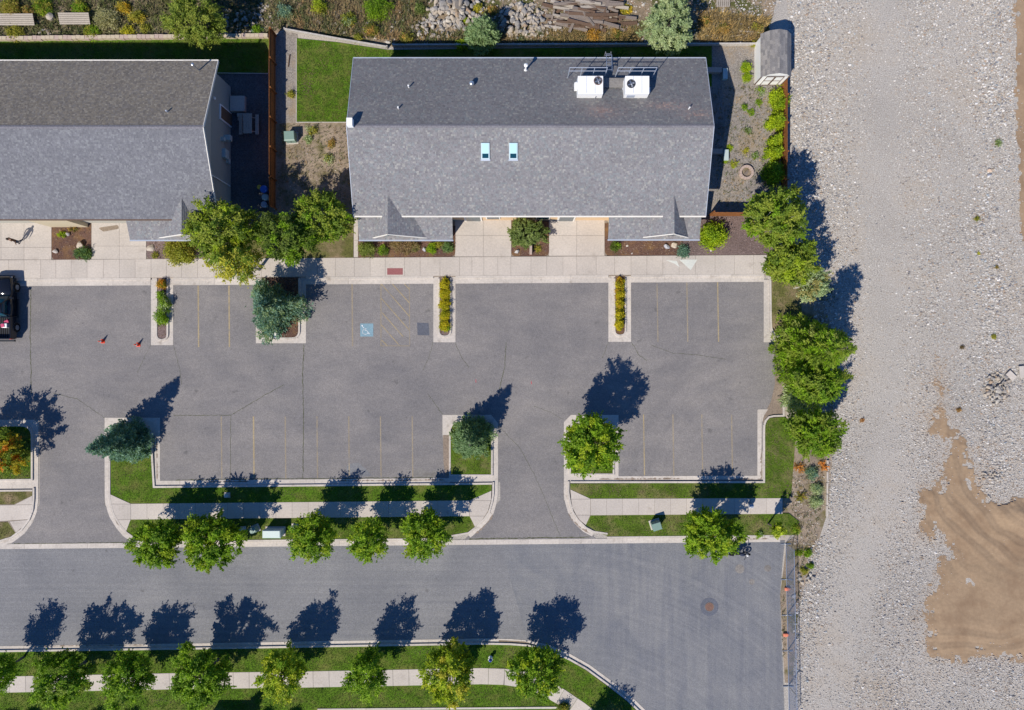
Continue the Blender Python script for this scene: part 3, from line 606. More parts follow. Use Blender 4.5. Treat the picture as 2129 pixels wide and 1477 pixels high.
def gable_roof(root, x0, x1, ys, yn, ze, zr, yr, palS, palN, seed, edge='drip_edge'):
    th = .16
    m_ = MB(); prof = [(ys, ze), (yr, zr), (yn, ze), (yn, ze-th), (yr, zr-th), (ys, ze-th)]
    v = [(x0, y, z-.012) for y, z in prof]+[(x1, y, z-.012) for y, z in prof]
    m_.add(v, [(0, 1, 7, 6), (1, 2, 8, 7), (2, 3, 9, 8), (3, 4, 10, 9), (4, 5, 11, 10), (5, 0, 6, 11), (0, 5, 4, 1), (1, 4, 3, 2), (6, 7, 10, 11), (7, 8, 9, 10)])
    m_.build('roof_deck', 'concrete_dark', root)
    shingles('south_shingles', root, (x0, ys, ze), (x1, ys, ze), (x1, yr, zr), (x0, yr, zr), palS, seed)
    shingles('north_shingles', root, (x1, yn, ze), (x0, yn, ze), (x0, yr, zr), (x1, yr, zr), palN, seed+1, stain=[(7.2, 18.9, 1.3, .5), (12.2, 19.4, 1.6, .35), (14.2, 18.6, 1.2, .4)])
    rc = MB(); x = x0
    while x < x1-.05:
        e = min(x+.3, x1)
        rc.add([(x, yr-.14, zr-.02), (e, yr-.14, zr-.026), (e, yr, zr+.02), (x, yr, zr+.034), (e, yr+.14, zr-.026), (x, yr+.14, zr-.02)], [(0, 1, 2, 3), (3, 2, 4, 5)]); x = e
    o = rc.build('ridge_cap', 'roof_cap', root)
    for x in (x0-.02, x1+.02):
        for ya in (ys, yn):
            l = math.hypot(yr-ya, zr-ze); MB().box((x, (ya+yr)/2, (ze+zr)/2-.07), (.045, l, .19), 0, math.atan2(zr-ze, yr-ya) if ya < yr else math.atan2(ze-zr, ya-yr)).build('rake_board', edge, root)
surf('roof_cap', (.17, .165, .18), .3, .1, 8)
def gutter(root, x0, x1, y, z, s, mat='drip_edge'):
    MB().box(((x0+x1)/2, y+s*.05, z-.05), (x1-x0+.06, .10, .10)).build('gutter', mat, root)

def wing(root, x0, x1, xr, xl_, xr_, yb, yf, seed, zb=3.8, zf=3.2, zg=4.86, front='orange_wall'):
    v = [(x0, yf, zf), (x1, yf, zf), (x1, yb, zb), (x0, yb, zb)]
    m_ = MB(); m_.add([(x, y, z-.012) for x, y, z in v]+[(x, y, z-.15) for x, y, z in v], [(0, 1, 2, 3), (4, 7, 6, 5), (0, 4, 5, 1), (1, 5, 6, 2), (2, 6, 7, 3), (3, 7, 4, 0)])
    m_.build('porch_roof_deck', 'concrete_dark', root)
    shingles('porch_shingles', root, *v, PAL_BLUE, seed)
    gutter(root, x0, x1, yf, zf, -1)
    gf = yf+.17; gb = 13.0
    a = (xr, gf, zg); b2 = (xr, gb, zg+.0)
    L0, L1 = (xl_, gf, zf+.02), (xl_, gb, zf+.02); R0, R1 = (xr_, gf, zf+.02), (xr_, gb, zf+.02)
    dz = .03
    mm = MB(); mm.add([(xl_, gf, zf-.0), (xr, gf, zg-dz), (xr_, gf, zf), (xr_, 12, zf), (xr, gb, zg-dz), (xl_, 12, zf)], [(0, 1, 4, 5), (1, 2, 3, 4)]); mm.build('gable_deck', 'concrete_dark', root)
    shingles('gable_shingles', root, L1, L0, a, b2, PAL_BLUE, seed+5); shingles('gable_shingles', root, R0, R1, b2, a, PAL_BLUE, seed+6)
    # front face, fascia boards, window strip
    MB().add([(xl_+.15, gf+.10, zf), (xr_-.15, gf+.10, zf), (xr, gf+.10, zg-.12)], [(0, 1, 2)]).build('gable_wall', front, root)
    for e in (xl_, xr_):
        l = math.hypot(e-xr, zg-zf); ang = math.atan2(zg-zf, xr-e) if e < xr else -math.atan2(zg-zf, e-xr)
        MB().box(((e+xr)/2, gf-.02, (zf+zg)/2-.06), (l, .05, .17), 0, 0, -ang).build('fascia_board', 'trim_white', root)
    w_ = MB(); w_.add([(xr-.55, gf+.06, zf+.35), (xr+.9, gf+.06, zf+.35), (xr+.1, gf+.06, zg-.35)], [(0, 1, 2)]); w_.build('window', 'glass_dark', root)
    # walls under the wing
    wm = MB(); inx = .45; wy = yf+.5
    wm.prism([(x0+inx, wy), (x1-inx, wy), (x1-inx, yb+.6), (x0+inx, yb+.6)], 0, zf+.02); wm.build('wing_wall', 'cream_siding', root)
    for s_ in (x0+inx+.6, (x0+x1)/2, x1-inx-1.6):
        f_ = MB().box((s_+.5, wy-.03, 1.5), (1.2, .06, 1.3)).build('window', 'trim_white', root)
        MB().box((s_+.5, wy-.055, 1.5), (1.0, .03, 1.1)).build('pane', 'glass_dark', f_)

OX0, OX1, OYS, OYN, OZE, OZR, OYR = -12.69, 15.50, 11.15, 23.75, 4.3, 6.6, 17.6
office = thing('office_building', 'long grey shingled office building with two skylights and rooftop units', 'building', ((OX0+OX1)/2, OYR, 0))
def child_fix(root):
    inv = Matrix.Translation(root.location).inverted()
    for o in list(bpy.data.objects):
        if o.parent == root: o.matrix_parent_inverse = inv
gable_roof(office, OX0, OX1, OYS, OYN, OZE, OZR, OYR, PAL_BLUE, PAL_BLUE_SHADED, 11)
gutter(office, OX0, OX1, OYN, OZE, 1); gutter(office, OX0, OX1, OYS, OZE, -1, 'trim_white')
MB().prism([(OX0+.5, OYS+.45), (OX1-.5, OYS+.45), (OX1-.5, OYN-.45), (OX0+.5, OYN-.45)], 0, OZE-.1).build('wall', 'orange_wall', office)
for s_, x in ((-1, OX0+.5), (1, OX1-.5)):
    MB().add([(x, OYS+.45, OZE-.1), (x, OYN-.45, OZE-.1), (x, OYR, OZR-.25), (x-s_*.1, OYS+.45, OZE-.1), (x-s_*.1, OYN-.45, OZE-.1), (x-s_*.1, OYR, OZR-.25)], [(0, 1, 2), (5, 4, 3)]).build('gable_wall', 'orange_wall', office)
wing(office, -12.5, -4.83, -9.86, -11.37, -6.93, 11.2, 9.41, 31)
wing(office, 7.85, 15.3, 12.87, 10.67, 14.41, 11.2, 9.45, 47)
def rz_n(y): return OZE+(OYN-y)*(OZR-OZE)/(OYN-OYR)
def rz_s(y): return OZE+(y-OYS)*(OZR-OZE)/(OYR-OYS)
angS = math.atan2(OZR-OZE, OYR-OYS); angN = -math.atan2(OZR-OZE, OYN-OYR)
# entrance doors on the front wall between the wings
for x in (-3.3, 4.6):
    f_ = MB().box((x, OYS+.41, 1.2), (1.5, .08, 2.3)).build('door', 'trim_white', office); MB().box((x, OYS+.36, 1.2), (1.2, .03, 2.0)).build('pane', 'glass_dark', f_)
for x in (-1.6, 2.6):
    f_ = MB().box((x, OYS+.41, 1.6), (1.2, .08, 1.3)).build('window', 'trim_white', office); MB().box((x, OYS+.36, 1.6), (1.0, .03, 1.1)).build('pane', 'glass_dark', f_)
# skylights
for x in (-2.07, .1):
    y = 15.83; z = rz_s(y); f_ = MB().box((x, y, z+.06), (.66, 1.22, .14), 0, angS).build('skylight', 'skylight_frame', office)
    q = Matrix.Rotation(angS, 3, 'X'); up_ = q @ Vector((0, 0, 1)); al = q @ Vector((0, 1, 0)); c0 = Vector((x, y, z+.06))
    MB().box(c0+up_*.079-al*.36, (.48, .34, .012), 0, angS).build('pane', 'glass_dark', f_)
    MB().box(c0+up_*.079+al*.19, (.48, .74, .012), 0, angS).build('blind', 'blind_white', f_)
    MB().box(c0-al*.68-up_*.02, (.74, .12, .02), 0, angS).build('flashing', 'drip_edge', office)
MB().box((-12.35, 17.72, 6.95), (.44, .58, .55)).build('chimney_box', 'white_paint', office)
def vent(root, px, py, z, h, r=.06, mat='white_paint', cap=False):
    x, y = W(px, py, z); m_ = MB().tube_z((x, y, z-.1), [(r*2.4, 0), (r*1.3, .16), (r, .17), (r, h+.1)], 12)
    if cap: m_.tube_z((x, y, z+h), [(r*2, 0), (r*2.1, .1), (r*.6, .18)], 12)
    m_.build('vent_pipe', mat, root)
vent(office, 851, 184, 5.15, .6); vent(office, 829, 227, 5.95, .42); vent(office, 1431, 228, 5.95, .5, .05); vent(office, 1093, 146, 4.75, .85, .075, 'white_paint', True)
x, y = W(981, 177, 5.2); tv = MB().tube_z((x, y, 5.05), [(.22, 0), (.13, .2), (.13, .35), (.2, .38), (.22, .5), (.15, .62), (.02, .66)], 18).build('turbine_vent', 'galvanized', office, True)
# roof ladder, guard rails, walkway
def rail(xa, xb, y):
    zt, zb = 7.0, 6.37; g = rz_n(y)
    m_ = MB(); m_.box(((xa+xb)/2, y, zt), (xb-xa, .04, .04)); m_.box(((xa+xb)/2, y, zb), (xb-xa, .035, .035)); n_ = 4
    for k in range(n_): xx = xa+.02+(xb-xa-.04)*k/(n_-1); m_.box((xx, y, (zt+g)/2-.05), (.04, .04, zt-g+.1))
    m_.build('guard_rail', 'drip_edge', office)
rail(4.38, 7.3, 21.9); rail(8.1, 11.08, 21.9)
lad = MB()
for x in (7.42, 7.84): lad.tube([(x, 24.02, .1), (x, 24.02, 4.9), (x, 23.6, 5.3), (x, 22.2, 5.6)], .03, 6)
for k in range(12): lad.box((7.63, 24.02, .4+k*.38), (.42, .035, .035))
for k in range(5): lad.box((7.63, 23.6-k*.32, 5.3+k*.07), (.42, .05, .05))
lad.build('ladder', 'galvanized', office)
MB().box((7.8, 21.35, rz_n(21.35)+.25), (2.0, .75, .05)).build('walkway', 'concrete_dark', office)
for xx in (6.9, 8.7): MB().box((xx, 21.35, rz_n(21.35)+.05), (.06, .7, .4)).build('walkway_support', 'galvanized', office)
child_fix(office)

def ac_unit(x0, x1, y0, y1, zt, fx, fy, box_s, label):
    cx_, cy_ = (x0+x1)/2, (y0+y1)/2; zb = rz_n(cy_)-.25
    r_ = thing('rooftop_air_conditioner', label, 'air conditioner', (cx_, cy_, zb), group='white rooftop air conditioners')
    bevel(MB().box((0, 0, (zt-zb)/2+.12), (x1-x0, y1-y0, zt-zb-.24)).build('body', 'white_paint', r_), .025)
    for sx__ in (-.3, .35): MB().box((sx__, 0, zt-zb+.002), (.025, y1-y0-.05, .012)).build('seam', 'drip_edge', r_)
    MB().box((0, -(y1-y0)/2-.004, .38), (x1-x0-.1, .02, .05)).build('rain_lip', 'drip_edge', r_)
    MB().box((0, 0, .12), (x1-x0+.1, y1-y0+.1, .24)).build('base_curb', 'drip_edge', r_)
    fx -= cx_; fy -= cy_
    MB().tube([(fx+.31*math.cos(k*PI/12), fy+.31*math.sin(k*PI/12), zt-zb+.02) for k in range(25)], .03, 6, False).build('fan_ring', 'rust' if box_s < 0 else 'dark_metal', r_)
    MB().cyl((fx, fy, zt-zb-.02), .3, .03, 24).build('fan_well', 'dark_metal', r_)
    bl = MB()
    for k in range(4): bl.box((fx+.14*math.cos(k*PI/2+.4), fy+.14*math.sin(k*PI/2+.4), zt-zb+.03), (.24, .11, .012), k*PI/2+.4, .35)
    bl.cyl((fx, fy, zt-zb+.02), .06, .04, 10); bl.build('fan_blades', 'galvanized', r_)
    gm = MB()
    for rr in (.1, .2, .28): gm.tube([(fx+rr*math.cos(k*PI/8), fy+rr*math.sin(k*PI/8), zt-zb+.05) for k in range(17)], .006, 4, False)
    gm.build('fan_guard', 'galvanized', r_)
    if box_s < 0:
        MB().box((-(x1-x0)/2-.11, .1, .75), (.22, .5, .45)).build('intake_hood', 'white_paint', r_)
        MB().tube([(.2, -(y1-y0)/2-.05, .3), (.45, -(y1-y0)/2-.08, .6), (.45, -(y1-y0)/2-.08, 1.0)], .03, 6).build('conduit', 'galvanized', r_)
    else:
        MB().box((-.42, -(y1-y0)/2-.004, .85), (.62, .02, .5)).build('louver', 'drip_edge', r_)
        MB().box(((x1-x0)/2+.08, -.2, .8), (.16, .35, .3)).build('intake_hood', 'white_paint', r_)
ac_unit(5.06, 7.0, 20.07, 21.44, 6.6, 6.6, 21.05, -1, 'white rooftop air conditioner left of the roof walkway, with intake box')
ac_unit(8.7, 10.55, 20.07, 21.44, 6.6, 9.15, 20.82, 1, 'white rooftop air conditioner right of the roof walkway, fan at its left')

west = thing('office_building', 'tan and grey shingled building cut off by the left edge', 'building', (-38, 17.3, 0))
gable_roof(west, -53, -23.6, 10.9, 23.6, 4.2, 6.9, 17.42, PAL_DARK, PAL_TAN, 71, 'trim_white')
gutter(west, -53, -23.6, 23.6, 4.2, 1, 'trim_white'); gutter(west, -53, -23.6, 10.9, 4.2, -1, 'timber_brown')
MB().prism([(-52.5, 11.35), (-24.25, 11.35), (-24.25, 23.1), (-52.5, 23.1)], 0, 4.1).build('wall', 'grey_siding', west)
MB().add([(-24.25, 11.35, 4.1), (-24.25, 23.1, 4.1), (-24.25, 17.42, 6.65)], [(0, 1, 2)]).build('gable_wall', 'grey_siding', west)
sd = MB()
for k in range(24): sd.box((-24.235, 17.22, .15+k*.165), (.02, 11.7, .012), 0)
s__ = sd.build('siding_lap', 'trim_white', west); s__['kind'] = 'stuff'; s__.data.materials[0] = M['grey_siding']
wing(west, -31.2, -24.4, -26.2, -28.85, -24.7, 10.95, 9.41, 91, front='cream_siding')
f_ = MB().box((-24.2, 20.2, 1.25), (.1, 1.25, 2.3)).build('door_frame', 'white_paint', west); MB().box((-24.13, 20.2, 1.2), (.04, 1.0, 2.1)).build('door', 'timber_brown', f_)
MB().prism([(-24.15, 20.9), (-22.9, 20.9), (-22.9, 22.2), (-24.15, 22.2)], 0, .45).build('door_step', 'concrete', west)
for k in range(2): MB().box((-24.2+1.1, 20.6-.28*k, .28-.14*k), (.95, .28, .16)).build('step', 'concrete', west)
for y, z, w_, d_ in ((18.3, 1.3, .45, .55), (18.0, 2.0, .3, .3), (16.9, 1.5, .75, .3), (16.5, .8, .4, .22)): MB().box((-24.25+d_/2, y, z), (d_, w_, w_)).build('meter_box', 'utility_pale', west)
for y in (12.7, 14.5): MB().box((-24.2, y, 2.2), (.08, .08, 3.8)).build('downspout', 'white_paint', west)
MB().box((-24.2, 20.9, 3.4), (.1, .2, .25)).build('wall_lamp', 'white_paint', west)
x, y = W(414, 147, 4.6); MB().tube_z((x, y, 4.4), [(.16, 0), (.06, .3), (.06, 1.25), (.11, 1.26), (.12, 1.4), (.03, 1.46)], 12).build('flue_pipe', 'galvanized', west)
vent(west, 350, 234, 6.2, .4, .06, 'drip_edge')
for a, b2 in ((105, 190),): MB().box((W(147, 460)[0], 11.2, 1.6), (3.2, .4, 3.1)).build('entry_bay', 'cream_siding', west)
for a in (88, 200): MB().box((W(a, 460)[0], 11.28, 2.9), (1.2, .1, .25), 0, 0, .25).build('bay_brace', 'orange_wall', west)
child_fix(west)

# ------------------------------------------------------------------ fences
def board_fence(pts, h, mat, label, name='wood_fence', cap=None, pitch=.15, post=2.4):
    root = thing(name, label, 'fence', (*pts[0], 0)); bo = MB(); r_ = random.Random(int(pts[0][0]*7))
    ln = 0
    for (a, b2) in zip(pts, pts[1:]):
        a = Vector(a); b2 = Vector(b2); L = (b2-a).length; dd = (b2-a)/L; an = math.atan2(dd.y, dd.x); k = int(L/pitch)
        for i in range(k):
            p_ = a+dd*(i+.5)*L/k; hh = h+r_.uniform(-.02, .02); bo.box((p_.x, p_.y, hh/2+.03), (pitch*.93, .025+r_.uniform(0, .006), hh), an+r_.uniform(-.02, .02))
        nn = Vector((-dd.y, dd.x))
        for z in ((.35, h-.3) if h > 1 else (h*.4,)): c_ = (a+b2)/2+nn*.04; MB().box((c_.x, c_.y, z), (L, .05, .09), an).build('rail', mat, root)
        kp = max(1, int(L/post))
        for i in range(kp+1): p_ = a+dd*(L*i/kp)+nn*.09; MB().box((p_.x, p_.y, h/2+.03), (.1, .1, h+.06), an).build('post', mat, root)
        if cap: c_ = (a+b2)/2+nn*.02; MB().box((c_.x, c_.y, h+.05), (L, .13, .035), an).build('cap_rail', cap, root)
    o = bo.build('fence_board', mat, root); o['kind'] = 'stuff'; child_fix(root); return root
board_fence([W(573, 76), W(573, 436)], 1.6, 'fence_brown', 'brown board fence between the two buildings, running away from the walk')
board_fence([W(1624, 92), W(1624, 440)], 1.35, 'fence_brown', 'brown board fence along the gravel lot behind the shed and bushes')
board_fence([W(1474, 450), W(1560, 450)], 1.6, 'fence_brown', 'short brown board fence closing the right yard at its south end')
board_fence([W(594, 66), W(705, 86), W(806, 103)], .45, 'fence_grey', 'weathered grey fence slanting behind the small lawn', cap='fence_grey')
board_fence([W(818, 98.5), W(1215, 97), W(1600, 96)], .42, 'fence_grey', 'long weathered grey fence in the shade behind the office', cap='fence_grey')

def chain_fence():
    a = Vector((*W(1633, 1130), 0)); b2 = Vector((*W(1640, 1500), 0)); h = 1.85
    root = thing('chain_link_fence', 'temporary chain link fence panels between the street end and the gravel lot', 'fence', tuple(a))
    L = (b2-a).length; dd = (b2-a)/L; n_ = 5
    for i in range(n_):
        p0 = a+dd*(L*i/n_+.04); p1 = a+dd*(L*(i+1)/n_-.04)
        fr = MB(); z0, z1 = Vector((0, 0, .1)), Vector((0, 0, h))
        fr.tube([p0+z0, p0+z1], .024, 6); fr.tube([p1+z0, p1+z1], .024, 6); fr.tube([p0+z1, p1+z1], .024, 6); fr.tube([p0+z0, p1+z0], .024, 6)
        pf = fr.build('panel_frame', 'galvanized', root)
        wm = MB(); ll = (p1-p0).length; s_ = .11; k = int((ll+h)/s_)
        for j in range(k):
            u = j*s_-h
            for sg in (0, 1):
                x0_, x1_ = max(0, u), min(ll, u+h-.1)
                if x1_ <= x0_: continue
                za, zb = (x0_-u)+.1, (x1_-u)+.1
                if sg: za, zb = h+.1-za, h+.1-zb
                A = p0+dd*x0_+Vector((0, 0, za)); B = p0+dd*x1_+Vector((0, 0, zb)); q = Vector((.0045, 0, 0))
                wm.add([A-q, A+q, B+q, B-q], [(0, 1, 2, 3)])
        o = wm.build('wire_mesh', 'galvanized', root); o['kind'] = 'stuff'
        MB().box((p0.x, p0.y, .05), (.9, .08, .06)).build('foot', 'galvanized', root)
    for p_, q in ((a, a+dd*1.5),):
        MB().tube([p_+Vector((0, 0, 1.5)), p_+Vector((.5, -.6, 0))], .02, 6).build('brace', 'galvanized', root)
    child_fix(root)
chain_fence()
def bag(px, py, label, mat='sandbag_orange'):
    x, y = W(px, py); r_ = thing('sandbag', label, 'sandbag', (x, y, .05), group='sandbags on the feet of the chain link fence')
    m_ = MB().box((0, 0, .1), (.42, .3, .2)); o = m_.build('sack', mat, r_); bevel(o, .08, 3); MB().box((.24, 0, .12), (.08, .12, .05)).build('tied_neck', mat, r_)
bag(1635, 1224, 'faded orange sandbag on the fence foot, the upper of the two'); bag(1632, 1319, 'faded orange sandbag on the fence foot, the lower of the two')

# retaining wall of blocks along the left lawn
rw = thing('retaining_wall', 'low tan block retaining wall along the top of the left lawn', 'wall', (*W(280, 80), 0))
blk = MB().box((0, 0, .2), (.36, .3, .42)).mesh('block', 'block_tan'); blk2 = MB().box((0, 0, .19), (.35, .34, .40)).mesh('block', 'block_pink')
r_ = random.Random(5)
for i in range(66):
    px = -30+i*9.0; py = 83.5-.011*px+r_.uniform(-.4, .4)
    if px > 556: break
    o = link('block', blk if r_.random() < .7 else blk2, rw, (*W(px, py), 0), (0, 0, r_.uniform(-.06, .06)))
child_fix(rw)
ew = thing('edging_wall', 'narrow pale concrete edging between the planted bank and the gravel lot', 'edging', (*W(1718, 1010), 0))
for k in range(5): x, y = W(1719-.4*k, 968+k*23.5); MB().box((x, y, .1), (.12, .92, .25)).build('edging_block', 'concrete', ew)
child_fix(ew)

# ------------------------------------------------------------------ small built things
# shed
sx, sy = W(1596, 135, 0)
sh = thing('garden_shed', 'small white garden shed with grey shingle roof and brown trimmed doors', 'shed', (1+sx-1, sy, 0))
hw, hd, hh = 1.15, 1.72, 1.9
MB().prism([(-hw, -hd), (hw, -hd), (hw, hd), (-hw, hd)], 0, hh).build('wall', 'white_paint', sh)
prof = [(-hw-.12, hh-.05), (-hw*.62, hh+.55), (0, hh+.8), (hw*.62, hh+.55), (hw+.12, hh-.05)]
fr = MB(); fr.add([(x, -hd, z-.03) for x, z in prof]+[(x, hd, z-.03) for x, z in prof], [(4, 3, 2, 1, 0), (5, 6, 7, 8, 9)]); fr.build('gable_wall', 'white_paint', sh)
for i in range(4):
    (xa, za), (xb, zb) = prof[i], prof[i+1]
    if i < 2: shingles('roof_shingles', sh, (xa, hd+.1, za), (xa, -hd-.1, za), (xb, -hd-.1, zb), (xb, hd+.1, zb), [(.2, .19, .185), (.15, .145, .145), (.24, .225, .21)], 7+i, .2, (.25, .5))
    else: shingles('roof_shingles', sh, (xb, -hd-.1, zb), (xb, hd+.1, zb), (xa, hd+.1, za), (xa, -hd-.1, za), [(.2, .19, .185), (.15, .145, .145), (.24, .225, .21)], 7+i, .2, (.25, .5))
for s_ in (-1, 1):
    d_ = MB().box((s_*.38, -hd-.03, .95), (.74, .05, 1.7)).build('door', 'white_paint', sh)
    for bx_, bz, bw, bh in ((0, .06, .74, .07), (0, .95, .74, .07), (0, 1.78, .74, .07), (-.34, .95, .06, 1.7), (.34, .95, .06, 1.7)): MB().box((s_*.38+bx_, -hd-.065, bz+.05), (bw, .025, bh)).build('trim', 'timber_brown', d_)
for x in (-hw, hw): MB().box((x*.99, -hd-.02, .95), (.08, .06, 1.9)).build('corner_board', 'timber_brown', sh)
# fire ring
x, y = W(1550, 360); fr = thing('fire_ring', 'round fire ring of pinkish blocks on the yard gravel', 'fire ring', (x, y, .03))
wb = MB(); a0, a1 = -.2, .2
wb.add([(r*math.cos(a), r*math.sin(a), z) for z in (0, .28) for r, a in ((.42, -.21), (.62, -.215), (.62, .215), (.42, .21))], [(0, 3, 2, 1), (4, 5, 6, 7), (0, 1, 5, 4), (1, 2, 6, 5), (2, 3, 7, 6), (3, 0, 4, 7)])
wbm = wb.mesh('block', 'block_pink')
for k in range(14): link('block', wbm, fr, (0, 0, 0), (0, 0, k*2*PI/14+.02))
MB().cyl((0, 0, 0), .42, .08, 20).build('ash', 'dirt', fr)
for k in range(3): MB().tube([(-.2+.1*k, -.2, .12), (.15, .2-.1*k, .16)], .035, 6).build('log', 'timber_grey', fr)
# benches in shade, patio
pat = pxpoly('patio', fillet([(1420, 150), (1497, 160), (1503, 215), (1510, 230), (1505, 285), (1495, 320), (1420, 320)], 10), -.05, .05, 'concrete_dark', kind='structure')
def seat_wall(px, py, rz, label):
    x, y = W(px, py); b_ = thing('garden_bench', label, 'bench', (x, y, .04), rz)
    for k in range(4): MB().box((-.45+.3*k, 0, .2), (.285, .38, .4)).build('block', 'block_pink', b_)
    MB().box((.95, -.3, .2), (.4, .9, .4)).build('seat_end', 'utility_pale', b_); MB().box((0, 0, .43), (1.25, .42, .05)).build('seat', 'block_pink', b_)
seat_wall(1482, 150, 0, 'low pinkish block bench in the roof shade near the shed'); seat_wall(1484, 318, 0.0, 'low block bench in the roof shade near the fire ring')
# picnic table
x, y = W(522, 263); pt = thing('picnic_table', 'grey plank picnic table in the shaded side yard', 'picnic table', (x, y, .04))
for k in range(5): MB().box((-.3+.15*k, 0, .74), (.14, 1.7, .04)).build('plank', 'timber_pale', pt)
for s_ in (-1, 1):
    for k in range(2): MB().box((s_*(.62+.15*k), 0, .44), (.14, 1.7, .04)).build('seat_plank', 'timber_pale', pt)
    for q in (-1, 1): MB().tube([(s_*.6, q*.6, 0), (s_*.2, q*.6, .72)], .04, 4).build('leg', 'timber_pale', pt)
    MB().box((0, s_*.6, .4), (1.5, .05, .09)).build('crossbeam', 'timber_pale', pt)
# utility boxes
def ubox(px, py, sx_, sy_, h, mat, label, rz=0, pad='concrete', name='utility_box', z=.1):
    x, y = W(px, py); u = thing(name, label, 'utility box', (x, y, z), rz)
    MB().box((0, 0, .03), (sx_+.2, sy_+.2, .08)).build('pad', pad, u)
    bevel(MB().box((0, 0, h/2+.05), (sx_, sy_, h)).build('cabinet', mat, u), .03)
    lid = MB(); a, b2 = sx_/2+.03, sy_/2+.03
    lid.add([(-a, -b2, h+.02), (a, -b2, h+.02), (a, b2, h+.02), (-a, b2, h+.02), (-a*.9, -b2*.75, h+.09), (a*.9, -b2*.75, h+.09), (a*.9, b2*.85, h+.12), (-a*.9, b2*.85, h+.12)], [(3, 2, 1, 0), (4, 5, 6, 7), (0, 1, 5, 4), (1, 2, 6, 5), (2, 3, 7, 6), (3, 0, 4, 7)])
    lid.build('lid', mat, u); MB().box((0, -sy_/2-.02, h*.55), (.06, .03, .14)).build('latch', 'dark_metal', u)
ubox(574, 1104, 1.5, .62, 1.0, 'utility_pale', 'long pale green utility cabinet on the kerbside lawn beneath its own shadow')
ubox(1361, 1089, .72, .62, .85, 'utility_green', 'small green transformer box on a pale pad, right strip lawn', .3)
ubox(608, 289, .85, .8, .8, 'utility_green', 'square green transformer box in the dirt side yard', .05, z=.03)
ubox(533, 1098, .5, .45, .7, 'utility_green', 'small dark green box left of the long pale cabinet', .4)
ubox(507, 1100, .3, .3, .6, 'utility_pale', 'little pale pedestal box beside the second kerbside tree', .1)
ubox(616, 1094, .5, .3, .7, 'utility_pale', 'narrow pale box partly under the third kerbside tree', 0)
ubox(571, 697, .75, .45, .3, 'white_paint', 'low white box at the south end of the spruce island', 0, name='marker_box')
ubox(474, 1029, .3, .25, .25, 'utility_pale', 'tiny pale valve box in tree shade on the north strip lawn', 0, name='valve_box')
# sign board at walk
x, y = W(1557, 1049); bx = thing('mail_box', 'small grey newspaper box standing on the right walk', 'box', (x, y, .14))
bevel(MB().box((0, 0, .35), (.36, .3, .5)).build('body', 'drip_edge', bx), .03); MB().box((0, 0, .05), (.2, .2, .1)).build('foot', 'dark_metal', bx); MB().box((0, -.16, .4), (.28, .02, .3)).build('front_panel', 'white_paint', bx)
# hydrants
def hydrant(px, py, label, body='white_paint'):
    x, y = W(px, py); h_ = thing('fire_hydrant', label, 'hydrant', (x, y, .1))
    MB().tube_z((0, 0, 0), [(.17, 0), (.17, .05), (.11, .07), (.11, .55), (.15, .56), (.15, .6)], 14).build('barrel', body, h_, True)
    MB().tube_z((0, 0, .6), [(.14, 0), (.12, .08), (.05, .15), (.03, .19)], 14).build('bonnet', 'blue_cap', h_, True)
    m_ = MB(); m_.tube([(-.2, 0, .42), (.2, 0, .42)], .055, 8); m_.build('side_outlet', body, h_); MB().tube([(0, 0, .4), (0, -.2, .4)], .07, 8).build('front_outlet', body, h_)
hydrant(1020, 1366, 'white hydrant with blue bonnet on the south lawn between two trees'); hydrant(617, 1124, 'blue topped hydrant by the kerb under the third kerbside tree', 'blue_cap')
# cones
def cone(px, py, label):
    x, y = W(px, py, .02); c_ = thing('traffic_cone', label, 'traffic cone', (x, y, .022))
    bevel(MB().box((0, 0, .02), (.34, .34, .04)).build('base', 'cone_orange', c_), .012); MB().tube_z((0, 0, .04), [(.13, 0), (.03, .66)], 16).build('cone_body', 'cone_orange', c_, True)
    MB().tube_z((0, 0, .34), [(.087, 0), (.067, .13)], 16).build('collar', 'white_paint', c_, True)
cone(214, 710, 'orange traffic cone on the lot, the one nearer the truck'); cone(288, 717, 'orange traffic cone on the lot, the one nearer the first island')

# pickup truck
tx, ty = -43.4, 4.05
tr = thing('pickup_truck', 'black pickup truck parked at the left edge with its bed towards the lot', 'truck', (tx, ty, .02))
def loft(secs, mat, name, parent, smooth=True):
    m_ = MB(); n_ = len(secs[0]); m_.add([v for s in secs for v in s], [(i*n_+k, i*n_+(k+1) % n_, (i+1)*n_+(k+1) % n_, (i+1)*n_+k) for i in range(len(secs)-1) for k in range(n_)]+[tuple(range(n_-1, -1, -1)), tuple(range((len(secs)-1)*n_, len(secs)*n_))])
    o = m_.build(name, mat, parent, smooth)
    bm = bmesh.new(); bm.from_mesh(o.data); bmesh.ops.recalc_face_normals(bm, faces=bm.faces); bm.to_mesh(o.data); bm.free(); return o
def sec(y, hw_, z0, z1, r=.12): return [(-hw_, y, z0), (-hw_, y, z1-r), (-hw_+r, y, z1), (hw_-r, y, z1), (hw_, y, z1-r), (hw_, y, z0)]
loft([sec(2.62, .78, .45, .95), sec(2.5, .93, .4, 1.08), sec(1.5, .97, .4, 1.16), sec(.9, .97, .4, 1.2)], 'black_paint', 'hood', tr)
loft([sec(.9, .97, .4, 1.2), sec(-.75, .97, .4, 1.18)], 'black_paint', 'cab_body', tr)
loft([sec(1.0, .86, 1.15, 1.22, .02), sec(.35, .74, 1.15, 1.82, .1), sec(-.55, .74, 1.15, 1.84, .1), sec(-.78, .80, 1.15, 1.25, .04)], 'glass_dark', 'cab_glass', tr)
loft([sec(.3, .72, 1.78, 1.87, .06), sec(-.56, .72, 1.78, 1.88, .06)], 'black_paint', 'cab_roof', tr)
